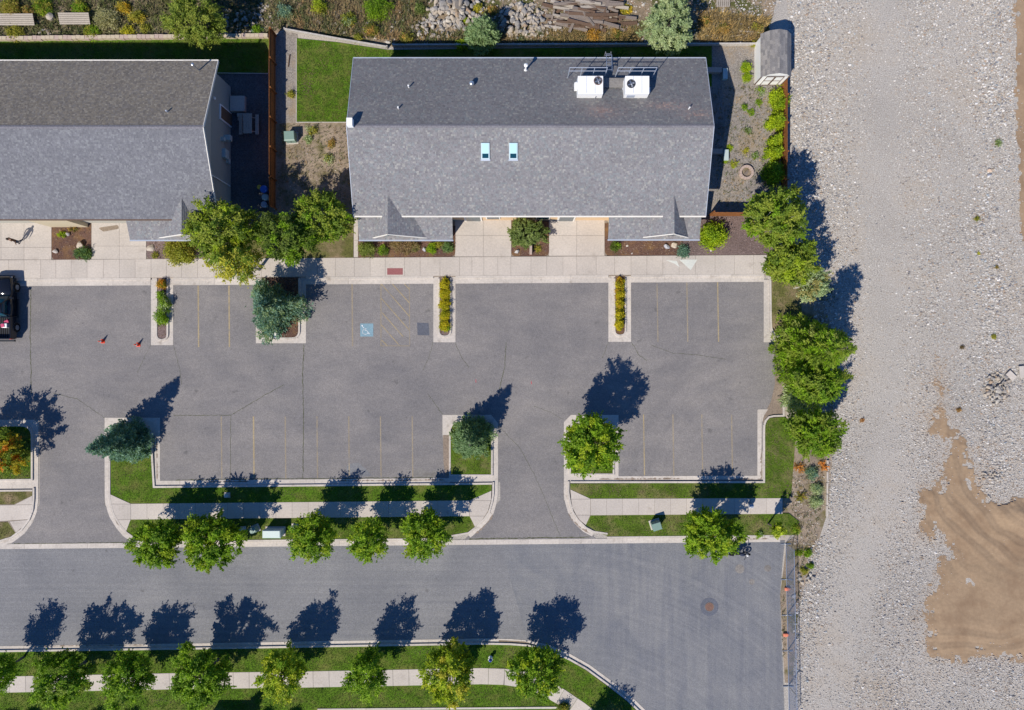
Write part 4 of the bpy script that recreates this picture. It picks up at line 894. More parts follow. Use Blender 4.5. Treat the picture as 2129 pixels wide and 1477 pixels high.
for s_ in (-1, 1):
    for yy in (.3, -.55): MB().tube([(s_*.76, yy, 1.82), (s_*.9, yy+(.45 if yy > 0 else -.1), 1.18)], .04, 5).build('pillar', 'black_paint', tr)
    loft([[(s_*.93, -.8, .45), (s_*.93, -.8, 1.2), (s_*.99, -.8, 1.2), (s_*.99, -.8, .45)], [(s_*.93, -2.65, .45), (s_*.93, -2.65, 1.18), (s_*.99, -2.65, 1.18), (s_*.99, -2.65, .45)]], 'black_paint', 'bed_side', tr, False)
    for yy in (1.75, -1.7):
        w_ = MB(); w_.tube([(s_*.78, yy, .38), (s_*1.01, yy, .38)], .38, 20); wo_ = w_.build('wheel', 'rubber', tr); MB().tube([(s_*.9, yy, .38), (s_*1.02, yy, .38)], .22, 14).build('rim', 'galvanized', wo_)
        MB().tube([(s_*.97, yy+.46*math.cos(a), .38+.46*math.sin(a)) for a in [k*PI/8 for k in range(9)]], .045, 5).build('wheel_arch', 'dark_metal', tr)
    MB().box((s_*1.12, .75, 1.22), (.24, .12, .18)).build('side_mirror', 'black_paint', tr); MB().box((s_*.72, 2.58, .82), (.3, .06, .16)).build('headlight', 'white_paint', tr)
    MB().box((s_*.9, -2.69, .95), (.12, .05, .3)).build('tail_light', 'cone_orange', tr); MB().box((s_*1.02, -.05, .35), (.12, 1.6, .05)).build('running_board', 'dark_metal', tr)
MB().box((0, -1.73, .62), (1.86, 1.85, .06)).build('bed_floor', 'dark_metal', tr)
for k in range(9): MB().box((-.72+.18*k, -1.73, .665), (.07, 1.8, .025)).build('bed_rib', 'rubber', tr)
MB().box((0, -2.66, .83), (1.9, .07, .62)).build('tailgate', 'black_paint', tr); MB().box((0, -2.82, .5), (1.8, .16, .18)).build('rear_bumper', 'dark_metal', tr); MB().box((0, 2.68, .55), (1.7, .14, .25)).build('front_bumper', 'dark_metal', tr)
MB().box((0, -.86, .95), (1.86, .06, .5)).build('bulkhead', 'black_paint', tr)
cl = thing('cooler', 'white and pink bag lying in the truck bed', 'cooler', (tx+.35, ty-1.55, .72)); bevel(MB().box((0, 0, .18), (.5, .38, .36)).build('body', 'white_paint', cl), .05); bevel(MB().box((.1, .32, .12), (.4, .3, .24), .4).build('soft_bag', 'cooler_pink', cl), .06)
bevel(MB().box((-.1, .0, .38), (.3, .3, .06), .2).build('lid', 'cooler_pink', cl), .02)

# motorcycle
x, y = W(1534, 1149, .3); mo = thing('motorcycle', 'dark motorcycle parked at the kerb beneath the right strip tree', 'motorcycle', (x, y, .02), math.radians(-8))
for xx in (-.72, .72):
    wv = MB().tube([(xx+.3*math.cos(k*PI/10), 0, .32+.3*math.sin(k*PI/10)) for k in range(21)], .06, 7, False).build('wheel', 'rubber', mo); MB().tube([(xx, -.05, .32), (xx, .05, .32)], .12, 12).build('hub', 'galvanized', wv)
    sp = MB()
    for k in range(8): sp.tube([(xx, 0, .32), (xx+.27*math.cos(k*PI/4), 0, .32+.27*math.sin(k*PI/4))], .008, 4)
    sp.build('spokes', 'galvanized', wv)
MB().tube([(-.55, 0, .55), (-.1, 0, .3), (.3, 0, .35), (.42, 0, .75)], .04, 6).build('frame', 'dark_metal', mo)
MB().tube([(.06, 0, .72), (.2, 0, .8), (.42, 0, .78)], [.1, .17, .1], 10).build('fuel_tank', 'denim', mo, True)
MB().tube([(-.62, 0, .72), (-.3, 0, .68), (.04, 0, .72)], [.09, .15, .09], 10).build('seat', 'rubber', mo, True)
MB().tube([(.72, 0, .32), (.48, 0, .95)], .035, 6).build('fork', 'galvanized', mo); MB().tube([(.35, .38, 1.0), (.46, .15, .98), (.46, -.15, .98), (.35, -.38, 1.0)], .022, 6).build('handlebar', 'dark_metal', mo)
bevel(MB().box((.05, 0, .4), (.4, .3, .3)).build('engine', 'galvanized', mo), .05); MB().tube([(.1, -.16, .3), (-.3, -.18, .28), (-.8, -.18, .3)], .04, 7).build('exhaust', 'galvanized', mo)
MB().tube([(.55, 0, .92), (.66, 0, .9)], .09, 10).build('headlight', 'white_paint', mo); MB().tube([(-1.02+.0, 0, .5), (-.85, 0, .66), (-.6, 0, .68)], [.05, .08, .06], 8).build('rear_fender', 'denim', mo, True)
for s_ in (-1, 1): bevel(MB().box((-.6, s_*.22, .5), (.4, .16, .28)).build('saddlebag', 'rubber', mo), .05)

# clutter along the brown fence
def bin_(px, py, r, h, mat, label):
    x, y = W(px, py); b_ = thing('storage_bin', label, 'bin', (x, y, .05)); MB().tube_z((0, 0, 0), [(r*.8, 0), (r, h), (r*1.08, h), (r*1.08, h+.03)], 14).build('tub', mat, b_); MB().tube_z((0, 0, h+.03), [(r*1.05, 0), (r*.8, .05)], 14).build('lid', mat, b_)
bin_(555, 398, .3, .7, 'blue_plastic', 'blue lidded bin against the brown fence in the side yard'); bin_(543, 392, .18, .4, 'yellow_plastic', 'small yellow tub left of the blue bin')
bin_(556, 413, .28, .5, 'utility_pale', 'pale round bin just below the blue bin'); bin_(553, 428, .25, .45, 'drip_edge', 'grey round bin at the south end of the bin row')

# person walking
def skin_body(name, parent, joints, edges, rad, mats, pick):
    me = bpy.data.meshes.new('tmp'); me.from_pydata(joints, edges, []); o = bpy.data.objects.new('tmp', me); C.objects.link(o)
    md = o.modifiers.new('s', 'SKIN'); md.use_smooth_shade = True; o.modifiers.new('b', 'SUBSURF').levels = 2
    for i, r in enumerate(rad): me.skin_vertices[0].data[i].radius = (r, r*.8 if i in (0, 1, 2, 3) else r)
    me.skin_vertices[0].data[0].use_root = True
    dg = bpy.context.evaluated_depsgraph_get(); m2 = bpy.data.meshes.new_from_object(o.evaluated_get(dg)); bpy.data.objects.remove(o)
    for mm in mats: m2.materials.append(M[mm])
    for p_ in m2.polygons: p_.material_index = pick(p_.center); p_.use_smooth = True
    m2.name = name; return link(name, m2, parent)
px_, py_ = W(47, 504); pe = thing('person', 'person in a brown jacket and dark trousers walking over the left driveway', 'person', (px_, py_, .125), math.radians(160))
J = [(0, 0, .95), (0, 0, 1.12), (0, .01, 1.32), (0, .01, 1.46), (0, .03, 1.54), (0, .04, 1.63), (0, .04, 1.71),
     (.1, 0, .9), (.12, .16, .5), (.12, .12, .09), (.12, .27, .05), (-.1, 0, .9), (-.12, -.02, .48), (-.12, -.26, .14), (-.12, -.16, .05),
     (.19, .01, 1.42), (.28, -.08, 1.16), (.27, .08, .94), (.26, .14, .86), (-.19, .01, 1.42), (-.28, .0, 1.15), (-.27, .18, .98), (-.26, .25, .93)]
E = [(0, 1), (1, 2), (2, 3), (3, 4), (4, 5), (5, 6), (0, 7), (7, 8), (8, 9), (9, 10), (0, 11), (11, 12), (12, 13), (13, 14), (3, 15), (15, 16), (16, 17), (17, 18), (3, 19), (19, 20), (20, 21), (21, 22)]
R_ = [.15, .14, .17, .12, .055, .09, .08, .095, .065, .045, .04, .095, .065, .045, .04, .07, .05, .038, .035, .07, .05, .038, .035]
def pk(c_): return 2 if (c_.z > 1.5 or (abs(c_.x) > .2 and c_.z < .93 and c_.z > .8)) else (1 if c_.z > .93 else (3 if c_.z < .1 else 0))
skin_body('body', pe, J, E, R_, ['denim', 'jacket', 'skin', 'rubber'], pk)
MB().tube_z((0, .03, 1.66), [(.095, 0), (.105, .05), (.09, .1), (.03, .14)], 12).build('hair', 'hair', pe, True)
for sx2 in (.26, -.26):
    hy, hz = (.15, .84) if sx2 > 0 else (.27, .91)
    hd_ = MB()
    for q, ln in zip((-.03, -.01, .01, .03), (.07, .08, .075, .06)): hd_.tube([(sx2+q*.3, hy+q, hz), (sx2+q*.3, hy+q+.01, hz-ln*.6), (sx2+q*.3, hy+q+.03, hz-ln)], .009, 5)
    hd_.tube([(sx2, hy+.02, hz+.02), (sx2-.01, hy+.06, hz-.02), (sx2, hy+.07, hz-.04)], .01, 5); hd_.build('hand', 'skin', pe)

# leaning panels top left
def panel(px0, px1, py, label):
    a = Vector((*W(px0, py), .1)); b2 = Vector((*W(px1, py), .1)); root = thing('wooden_panel', label, 'panel', tuple(a)); L = b2.x-a.x
    for k in range(6): MB().box((L/2, .1+k*.15, .28+.045*k), (L, .135, .03), 0, .28).build('plank', 'timber_pale', root)
    for xx in (.1, L-.1): MB().box((xx, .5, .33), (.08, .95, .06), 0, .28).build('batten', 'timber_grey', root)
    for xx in (.1, L-.1): MB().box((xx, .85, .22), (.08, .08, .5)).build('leg', 'timber_grey', root)
panel(0, 78, 58, 'pale plank panel propped up in the weeds at the left edge'); panel(130, 193, 56, 'pale plank panel propped up, right of the longer one')
x, y = W(108, 38); sp_ = tag(MB().tube_z((x, y, .05), [(.02, 0), (.3, .02), (.32, .3), (.1, .45)], 16).build('feeder_dome', 'timber_pale'), 'pale round stump between the two plank panels', 'stump')

# ------------------------------------------------------------------ rocks
def rock_mesh(seed, mat='stone_mix', tone=None):
    r_ = random.Random(seed); bm = bmesh.new(); bmesh.ops.create_icosphere(bm, subdivisions=2, radius=1)
    for v in bm.verts:
        v.co *= 1+.0*r_.random()
    for _ in range(13):
        n_ = Vector((r_.gauss(0, 1), r_.gauss(0, 1), r_.gauss(0, 1))).normalized(); dd = r_.uniform(.42, .78)
        for v in bm.verts:
            e = v.co.dot(n_)-dd
            if e > 0: v.co -= n_*e
    for v in bm.verts: v.co.z *= .75
    bmesh.ops.dissolve_limit(bm, angle_limit=.12, verts=bm.verts, edges=bm.edges)
    me = bpy.data.meshes.new('rock'); bm.to_mesh(me); bm.free()
    a = me.attributes.new('Col', 'FLOAT_COLOR', 'POINT'); tn = tone or r_.choice([(.36, .31, .25), (.29, .265, .235), (.42, .385, .33), (.31, .23, .16), (.23, .22, .21), (.33, .28, .22)])
    a.data.foreach_set('color', [c_ for _ in me.vertices for c_ in (*tn, 1)]); me.materials.append(M['stone_mix']); return me
RK = [rock_mesh(i) for i in range(14)]
def rock_pile(label, regs, seed):
    r_ = random.Random(seed); c0 = regs[0]; root = thing('rock_pile', label, 'rock pile', (*W(c0[0], c0[1]), 0))
    for (cx_, cy_, rx, ry, n_, s0, s1, hz) in regs:
        for _ in range(n_):
            a = r_.uniform(0, 2*PI); q = math.sqrt(r_.random()); px = cx_+rx*q*math.cos(a); py = cy_+ry*q*math.sin(a)
            s_ = r_.uniform(s0, s1); x, y = W(px, py); z = hz*(1-q*q)*r_.uniform(.5, 1)+s_*.3
            o = link('rock', r_.choice(RK), root, (x, y, z), (r_.uniform(-.6, .6), r_.uniform(-.6, .6), r_.uniform(0, 6))); o.scale = (s_*r_.uniform(.8, 1.4), s_*r_.uniform(.7, 1.1), s_*r_.uniform(.7, 1))
    child_fix(root)
rock_pile('pale angular rubble heap behind the office, left of the blue-green bush', [(945, 25, 60, 40, 170, .12, .34, .6), (900, 60, 50, 22, 80, .1, .24, .3), (943, 18, 30, 25, 14, .35, .6, .7)], 3)
rock_pile('tan rubble heap between the blue-green bush and the timber pile', [(1085, 45, 48, 38, 190, .12, .32, .5), (1140, 62, 35, 18, 40, .12, .26, .3)], 4)
rock_pile('small heap of white and dark stones on the far right gravel', [(2072, 808, 28, 34, 90, .1, .26, .2)], 6)
rock_pile('dark burnt rubble scatter beside the sand', [(2060, 990, 24, 10, 30, .08, .2, .1)], 8)
rock_pile('grey rubble on the weedy bank above the block wall', [(498, 45, 45, 34, 110, .08, .2, .2), (545, 35, 25, 28, 40, .08, .2, .2), (95, 68, 14, 9, 16, .1, .18, .15)], 9)
rock_pile('loose pale stones beside the chain link fence', [(1675, 1200, 18, 14, 16, .1, .28, .1), (1700, 1150, 30, 40, 24, .06, .14, .03)], 12)
def boulder(px, py, s_, tone, label, z=.14):
    me = rock_mesh(int(px*3+py), tone=tone); o = link('boulder', me, None, (*W(px, py, z), z+s_*.3), (.1, .2, px)); o.scale = (s_*1.1, s_*.85, s_*.9); tag(o, label, 'boulder')
boulder(167, 512, .48, (.45, .38, .30), 'large tan boulder behind the low juniper in the left bed'); boulder(116, 524, .28, (.42, .38, .34), 'smaller pale boulder at the left corner of the left bed')
boulder(141, 487, .25, (.3, .28, .28), 'grey boulder next to the grass clump in the left bed'); boulder(315, 516, .38, (.46, .40, .33), 'pale boulder in the bed left of the yellow-green juniper')
boulder(882, 519, .27, (.32, .32, .34), 'grey rock in the bed below the left front gable'); boulder(1075, 524, .24, (.45, .43, .4), 'round pale rock in the entrance bed corner')
boulder(1385, 513, .34, (.38, .38, .4), 'grey boulder, left of the pair in the right front bed'); boulder(1402, 511, .36, (.50, .43, .34), 'tan boulder, right of the pair in the right front bed')
boulder(1304, 512, .12, (.5, .46, .4), 'small pale stone near the left corner of the right front bed'); boulder(1478, 521, .17, (.45, .42, .4), 'small grey stone under the bright green bush')
boulder(1650, 1240, .24, (.35, .34, .33), 'dark topped rock beside the chain link fence', .02); boulder(2055, 366, .28, (.6, .58, .55), 'white boulder on the far right gravel', .02); boulder(2057, 355, .25, (.48, .36, .27), 'tan boulder touching the white one on the far right gravel', .02)
boulder(1314, 527, .1, (.46, .4, .36), 'tiny stone at the rim of the right front bed')
def slab_(px, py, w_, d_, rz, label, tilt=.1):
    x, y = W(px, py); o = bevel(MB().box((0, 0, 0), (w_, d_, .12)).build('concrete_slab', 'concrete', None, False, (x, y, .14), (tilt, .05, rz)), .015); tag(o, label, 'slab')
slab_(2100, 781, .85, .5, -.75, 'broken flat slab lying askew on the right gravel'); slab_(2124, 773, .6, 1.0, .1, 'broken flat slab cut off by the right edge', .05)

# timber pile
tpile = thing('timber_pile', 'jumbled heap of weathered beams and planks behind the office', 'timber pile', (*W(1220, 35), 0)); r_ = random.Random(21)
TM = [MB().box((0, 0, 0), d_).mesh('plank', mt) for d_ in ((2.2, .19, .12), (2.8, .24, .16), (1.5, .17, .08), (.9, .16, .06)) for mt in ('timber_grey', 'timber_brown', 'timber_grey', 'timber_brown', 'timber_pale')]
for i in range(150):
    px = r_.gauss(1222, 34); py = r_.uniform(2, 62); q = 1-abs(px-1225)/110
    if px < 1135 or px > 1318: continue
    a = r_.gauss(-.12, .13) if r_.random() < .86 else r_.uniform(-1.5, 1.5)
    x, y = W(px, py); link('plank', r_.choice(TM), tpile, (x, y, .1+max(0, q)*r_.random()*.85), (r_.uniform(-.15, .15), r_.uniform(-.1, .1), a))
child_fix(tpile)
pal = thing('pallet', 'pale slatted pallet on the gravel at the top edge', 'pallet', (*W(1502, 4), .05))
for k in range(7): MB().box((-.5+.17*k, 0, .14), (.11, 1.1, .025)).build('slat', 'timber_pale', pal)
for k in (-.45, 0, .45): MB().box((0, k, .07), (1.15, .09, .1)).build('bearer', 'timber_grey', pal)
def pole(px0, py0, px1, py1, r, mat, label, name='loose_pole'):
    a = Vector(W3(px0, py0, 0)); b2 = Vector(W3(px1, py1, 0)); o = MB().tube([(0, 0, .12), tuple(b2-a+Vector((0, 0, .1)))], r, 6).build(name, mat, None, False, tuple(a)); tag(o, label, 'pole')
pole(1513, 0, 1517, 14, .05, 'rust', 'short rusty rod beside the pallet'); pole(1525, 0, 1545, 32, .035, 'timber_grey', 'thin leaning stick right of the pallet')
pole(1535, 66, 1582, 69, .05, 'timber_pale', 'pale pole lying in dry grass near the shed'); pole(1515, 78, 1545, 73, .05, 'timber_pale', 'shorter pale pole left of the longer one near the shed')
pole(2052, 1030, 2059, 1038, .05, 'timber_pale', 'short pale stake at the tip of the sand edge'); pole(603, 115, 600, 140, .04, 'timber_brown', 'bare branch lying in the gravel strip')

# ------------------------------------------------------------------ gravel and sand
SAND = [(1953, 747), (1958, 774), (1960, 805), (1958, 845), (1973, 865), (1978, 892), (1999, 916), (2043, 950), (2012, 932), (2021, 953), (2036, 1000), (2043, 1007), (2058, 1038), (2129, 1041), (2210, 1041), (2210, 1395), (2129, 1378), (2080, 1369), (2032, 1361), (2005, 1380), (1978, 1371), (1961, 1380), (1931, 1353), (1917, 1329), (1931, 1298), (1904, 1292), (1928, 1271), (1928, 1237), (1945, 1207), (1955, 1163), (1978, 1153), (1951, 1106), (1938, 1122), (1921, 1119), (1914, 1072), (1912, 1011), (1945, 1014), (1961, 1004), (1955, 964), (1965, 947), (1972, 920), (1945, 913), (1926, 872), (1934, 855), (1948, 859), (1950, 821), (1945, 788)]
STRIP = [(2105, -80), (2112, 60), (2110, 200), (2116, 330), (2120, 420), (2126, 500), (2210, 500), (2210, -80)]
def sand_mesh(poly, name, seed, tracks=True, nz=1.0):
    P = [W(*p_) for p_ in poly]; xs = [p_[0] for p_ in P]; ys = [p_[1] for p_ in P]; st_ = .11
    gx = np.arange(min(xs)-.5, max(xs)+.5, st_); gy = np.arange(min(ys)-.5, max(ys)+.5, st_); X, Y = np.meshgrid(gx, gy); x = X.ravel(); y = Y.ravel()
    ins = inpoly(x, y, P); dd = distpoly(x, y, P); dd = np.where(ins, dd, -dd)+((vnoise(x, y, .6, seed)-.5)*1.3+(vnoise(x, y, .17, seed+1)-.5)*.9)*nz
    z = np.clip(dd/.8, -.6, 1)*.035+.018+(vnoise(x, y, 2.2, seed+2)-.5)*.10*np.clip(dd/1.5, 0, 1)+(vnoise(x, y, .35, seed+3)-.5)*.015
    if tracks:
        cx_, cy_ = W(2230, 900); rr = np.hypot(x-cx_, y-cy_)+vnoise(x, y, 1.5, 9)*.7; wgt = np.clip((y-W(0, 1230)[1])/4, 0, 1)*np.clip(dd, 0, 1)
        z += wgt*(np.sin(rr*2*PI/1.35)**3*.045+np.sin(rr*2*PI/.24)*.007)
        yy = y+vnoise(x, y, 3, 4)*1.5; w2 = np.clip((W(0, 1280)[1]-y)/2, 0, 1)*np.clip(dd, 0, 1); z += w2*(np.sin(yy*2*PI/1.2+x*.25)**3*.035)
        mx, my = W(2112, 1072); z += .35*np.exp(-(((x-mx)/1.6)**2+((y-my)/.9)**2))
    V = np.stack([x, y, z], 1); nx, ny = len(gx), len(gy); I = np.arange(nx*ny).reshape(ny, nx); q = np.stack([I[:-1, :-1], I[:-1, 1:], I[1:, 1:], I[1:, :-1]], -1).reshape(-1, 4)
    keep = (dd[q] > 0).all(1); q = q[keep]; u, inv = np.unique(q, return_inverse=True); me = npmesh(name, V[u], inv.reshape(-1), np.full(len(q), 4), 'sand', None, True)
    return tag(link(name, me), kind='structure')
sand_mesh(SAND, 'sand_area', 5); sand_mesh(STRIP, 'dirt_track', 25, False, .45)

def pebbles(name, px, py, size, flat, pal, seed, zbase=0.0, parent=None, dust=None):
    r_ = np.random.default_rng(seed); n_ = len(px); k = (H-zbase)/H/PPM; x = (px-CX)*k; y = (CY-py)*k; a0 = r_.uniform(0, 6.28, n_)
    V = np.zeros((n_, 10, 3), np.float32); el = r_.uniform(.6, 1, n_)
    for j in range(5):
        a = a0+j*2*PI/5+r_.uniform(-.3, .3, n_); rr = size*r_.uniform(.8, 1.2, n_)
        dx = np.cos(a)*rr; dy = np.sin(a)*rr*el
        V[:, j] = np.stack([x+dx, y+dy, np.full(n_, zbase-.01)], 1)
        tz = size*flat*r_.uniform(.7, 1.2, n_); V[:, 5+j] = np.stack([x+dx*.62+size*.1, y+dy*.62, zbase+tz], 1)
    base = np.arange(n_)[:, None]*10; side = [v for j in range(5) for v in (j, (j+1) % 5, 5+(j+1) % 5, 5+j)]+[5, 6, 7, 8, 9]
    loops = (base+np.array(side)).ravel(); tot = np.tile([4, 4, 4, 4, 4, 5], n_); pal = np.array(pal); c_ = pal[r_.integers(0, len(pal), n_)]*r_.uniform(.75, 1.2, (n_, 1))
    if dust is not None: c_ = c_*(1-dust[:, None])+np.array([.36, .26, .17])*dust[:, None]
    o = link(name, npmesh(name, V.reshape(-1, 3), loops, tot, 'stone_mix', np.repeat(c_, 10, 0)), parent); return tag(o, kind='stuff')
GP = [(.46, .435, .40)]*6+[(.36, .33, .29)]*5+[(.60, .58, .55)]*3+[(.33, .275, .22)]*3+[(.21, .205, .21)]*3+[(.32, .35, .37)]*1+[(.36, .27, .20)]*1
rg = np.random.default_rng(77)
n = 215000; px = rg.uniform(1600, 2190, n); py = rg.uniform(-60, 1540, n)
reg = [(1632, -60), (2190, -60), (2190, 1540), (1652, 1540), (1648, 1300), (1665, 1200), (1690, 1130), (1722, 1100), (1722, 960), (1700, 900), (1690, 600), (1640, 440), (1637, 90), (1640, 60)]
ok = inpoly(px, py, reg); sd_ = distpoly(px, py, SAND); ins = inpoly(px, py, SAND); ok &= ~(ins & ((sd_ > 2+rg.exponential(11, n)) & (rg.random(n) > .025))); ok &= ~inpoly(px, py, STRIP) | (rg.random(n) < .1)
# driven lane has finer, sparser stone
lane = np.exp(-((px-(1835-(np.clip(py-1000, 0, 600))*.28))/48)**2); big = .5+.5*vnoise(px, py, 60, 3)
lane2 = np.exp(-((px-1985)/30)**2)*.6; lane = np.clip(lane+lane2*vnoise(px, py, 120, 8), 0, 1); ok &= rg.random(n) < 1-.62*lane*(.5+.7*vnoise(px, py, 40, 12))
px, py, lane, big = px[ok], py[ok], lane[ok], big[ok]
size = rg.lognormal(-3.38, .40, len(px))*(.7+.6*big)*(1-.35*lane)*(1+.25*np.exp(-((px-1680)/45)**2)+.45*np.exp(-((px-2065)/32)**2)*(py < 1010)*vnoise(px, py, 70, 14)*1.6); size = np.clip(size, .016, .15)
ds_ = distpoly(px, py, SAND); pebbles('gravel', px, py, size, .7, GP, 1, dust=np.where(inpoly(px, py, SAND), .6, .65*np.exp(-ds_/14)*vnoise(px, py, 18, 31)*1.5).clip(0, .8))
# gravel and stones in the yards and wild strip
def scatter(poly, dens, seed):
    P = np.array(poly); r_ = np.random.default_rng(seed); x0, y0 = P.min(0); x1, y1 = P.max(0); n_ = int((x1-x0)*(y1-y0)/PPM**2*dens); x = r_.uniform(x0, x1, n_); y = r_.uniform(y0, y1, n_); k = inpoly(x, y, poly); return x[k], y[k], r_
x, y, r2 = scatter([(1450, -40), (1640, -40), (1600, 60), (1450, 92)], 35, 2); pebbles('gravel', x, y, r2.lognormal(-2.9, .35, len(x)), .7, GP, 2, .02)
x, y, r2 = scatter([(1475, 96), (1622, 96), (1622, 440), (1475, 440)], 45, 3); pebbles('gravel', x, y, r2.lognormal(-3.4, .3, len(x)), .6, [(.26, .26, .27), (.33, .32, .31), (.22, .21, .2), (.36, .30, .24)], 3, .03)
x, y, r2 = scatter([(640, -40), (1480, -40), (1480, 90), (820, 92), (640, 60)], 16, 4); pebbles('loose_stones', x, y, r2.lognormal(-2.8, .4, len(x)), .7, [(.40, .36, .31), (.33, .28, .23), (.46, .43, .38), (.30, .2, .14)], 4, .03)
x, y, r2 = scatter([(577, 258), (735, 258), (735, 430), (577, 430)], 18, 5); pebbles('loose_stones', x, y, r2.lognormal(-3.5, .3, len(x)), .6, [(.36, .31, .26), (.28, .24, .2), (.42, .38, .34)], 5, .035)
x, y, r2 = scatter([(1640, 960), (1716, 960), (1716, 1070), (1690, 1130), (1660, 1200), (1650, 1300), (1636, 1300), (1640, 1120)], 30, 6); pebbles('loose_stones', x, y, r2.lognormal(-3.2, .4, len(x)), .6, [(.42, .38, .33), (.33, .28, .23), (.48, .45, .4)], 6, .02)
BARK = [(.12, .065, .045), (.17, .09, .05), (.09, .05, .04), (.2, .12, .07), (.15, .11, .1), (.28, .2, .14)]
def chips(polys, seed, z=.14):
    xs, ys = [], []
    for i, pl in enumerate(polys): x, y, r2 = scatter(pl, 90, seed+i); xs.append(x); ys.append(y)
    x = np.concatenate(xs); y = np.concatenate(ys); r2 = np.random.default_rng(seed); pebbles('bark_chips', x, y, r2.lognormal(-3.35, .3, len(x)), .45, BARK, seed, z)
chips([[(109, 464), (188, 464), (186, 538), (112, 538)], [(306, 500), (480, 497), (480, 536), (316, 537)], [(746, 497), (945, 497), (942, 532), (746, 533)], [(1065, 465), (1140, 465), (1136, 530), (1068, 530)], [(1260, 494), (1420, 490), (1420, 529), (1266, 529)]], 40)
x, y, r2 = scatter([(1422, 450), (1598, 450), (1598, 528), (1422, 529)], 80, 50); pebbles('bark_chips', x, y, r2.lognormal(-3.35, .3, len(x)), .45, [(.2, .14, .13), (.15, .1, .09), (.26, .2, .19), (.12, .08, .07)], 51, .14)
chips([[(547, 580), (618, 580), (618, 698), (550, 698)], [(328, 582), (345, 582), (344, 700), (329, 700)], [(915, 580), (934, 580), (933, 692), (917, 692)], [(1281, 580), (1298, 580), (1297, 690), (1282, 690)]], 60, .10)

# ------------------------------------------------------------------ grass
def grass(name, polys, dens, h, pal, seed, z, wd=.012):
    r_ = np.random.default_rng(seed); X, Y = [], []
    for i, pl in enumerate(polys): x, y, _ = scatter(pl, dens*(1.7 if name == 'grass' else 1), seed+i); X.append(x); Y.append(y)
    px = np.concatenate(X); py = np.concatenate(Y); k = (H-z)/H/PPM; n_ = len(px); x = (px-CX)*k; y = (CY-py)*k
    nb = 3; x = np.repeat(x, nb); y = np.repeat(y, nb); N_ = len(x); a = r_.uniform(0, 6.28, N_); hh = h*r_.uniform(.5, 1.3, N_); ln = hh*r_.uniform(.3, 1.1, N_); w_ = wd*r_.uniform(.7, 1.4, N_)
    bx, by = -np.sin(a)*w_, np.cos(a)*w_; tx_, ty_ = x+np.cos(a)*ln, y+np.sin(a)*ln
    V = np.stack([np.stack([x-bx, y-by, np.full(N_, z-.01)], 1), np.stack([x+bx, y+by, np.full(N_, z-.01)], 1), np.stack([tx_, ty_, z+hh], 1)], 1).reshape(-1, 3)
    pal = np.array(pal); patchn = .6*vnoise(px, py, 26, seed)+.4*vnoise(px, py, 9, seed+5); idx = np.clip((patchn*1.25*len(pal)-.3+r_.normal(0, .5, n_)), 0, len(pal)-1).astype(int); c_ = pal[idx]*r_.uniform(.6, 1.3, (n_, 1))
    if name == 'grass':
        for (qx, qy, ra, rb) in BROWN: q_ = (np.exp(-(((px-qx)/ra)**2+((py-qy)/rb)**2))*1.3 > r_.random(n_))[:, None]; c_ = np.where(q_, np.array([.24, .18, .11])*r_.uniform(.7, 1.2, (n_, 1)), c_)
    c_ = np.repeat(c_, nb*3, 0)
    return tag(link(name, npmesh(name, V, np.arange(N_*3), np.full(N_, 3), 'blade', c_)), kind='stuff')
BROWN = [(597, 1027, 16, 9), (285, 975, 20, 14), (248, 1020, 14, 10), (1278, 1020, 12, 14), (1225, 1020, 22, 10), (872, 1356, 22, 7), (1061, 1360, 16, 8), (575, 1117, 16, 4), (1361, 1104, 16, 8), (1600, 1020, 22, 12), (1640, 1000, 14, 40), (1612, 935, 12, 30), (330, 1032, 14, 12), (690, 1015, 12, 6), (640, 1010, 12, 5), (1500, 1105, 30, 6), (1590, 1095, 22, 10), (760, 1450, 30, 6), (960, 1110, 18, 6), (215, 1450, 25, 8), (330, 1455, 20, 8), (690, 90, 30, 5), (640, 180, 10, 20), (1120, 1370, 15, 8), (40, 990, 20, 6)]
GR = [(.062, .125, .012), (.08, .15, .012), (.10, .17, .018), (.14, .17, .03), (.19, .18, .06)]
GD = [(.09, .105, .025), (.14, .13, .05), (.2, .16, .08), (.07, .105, .02)]
grass('grass', [[(232, 886), (312, 886), (317, 1015), (1020, 1008), (980, 1040), (276, 1046), (233, 1028)], [(276, 1082), (974, 1075), (985, 1096), (925, 1119), (286, 1122), (266, 1105)],
                [(619, 84), (800, 106), (1475, 110), (1475, 120), (735, 124), (728, 252), (619, 252)], [(-20, 88), (555, 84), (555, 150), (460, 150), (440, 128), (-20, 130)]], 75, .06, GR, 100, .10, .019)
grass('grass', [[(-40, 1359), (451, 1352), (1000, 1342), (1095, 1347), (1180, 1375), (1262, 1430), (1330, 1490), (1270, 1495), (1170, 1430), (1095, 1396), (1000, 1388), (370, 1398), (-40, 1407)],
                [(-40, 1443), (370, 1436), (1000, 1424), (1100, 1432), (1170, 1472), (-40, 1478)], [(-20, 889), (62, 889), (62, 994), (-20, 996)]], 75, .06, GR, 130, .11, .019)
grass('grass', [[(1188, 1007), (1592, 1006), (1592, 875), (1630, 868), (1650, 900), (1644, 1033), (1228, 1035)], [(1230, 1073), (1640, 1070), (1655, 1110), (1266, 1113), (1222, 1093)], [(1189, 882), (1272, 882), (1272, 983), (1189, 983)]], 75, .06, GR[:3]+[(.13, .14, .04), (.17, .14, .07)], 160, .11, .019)
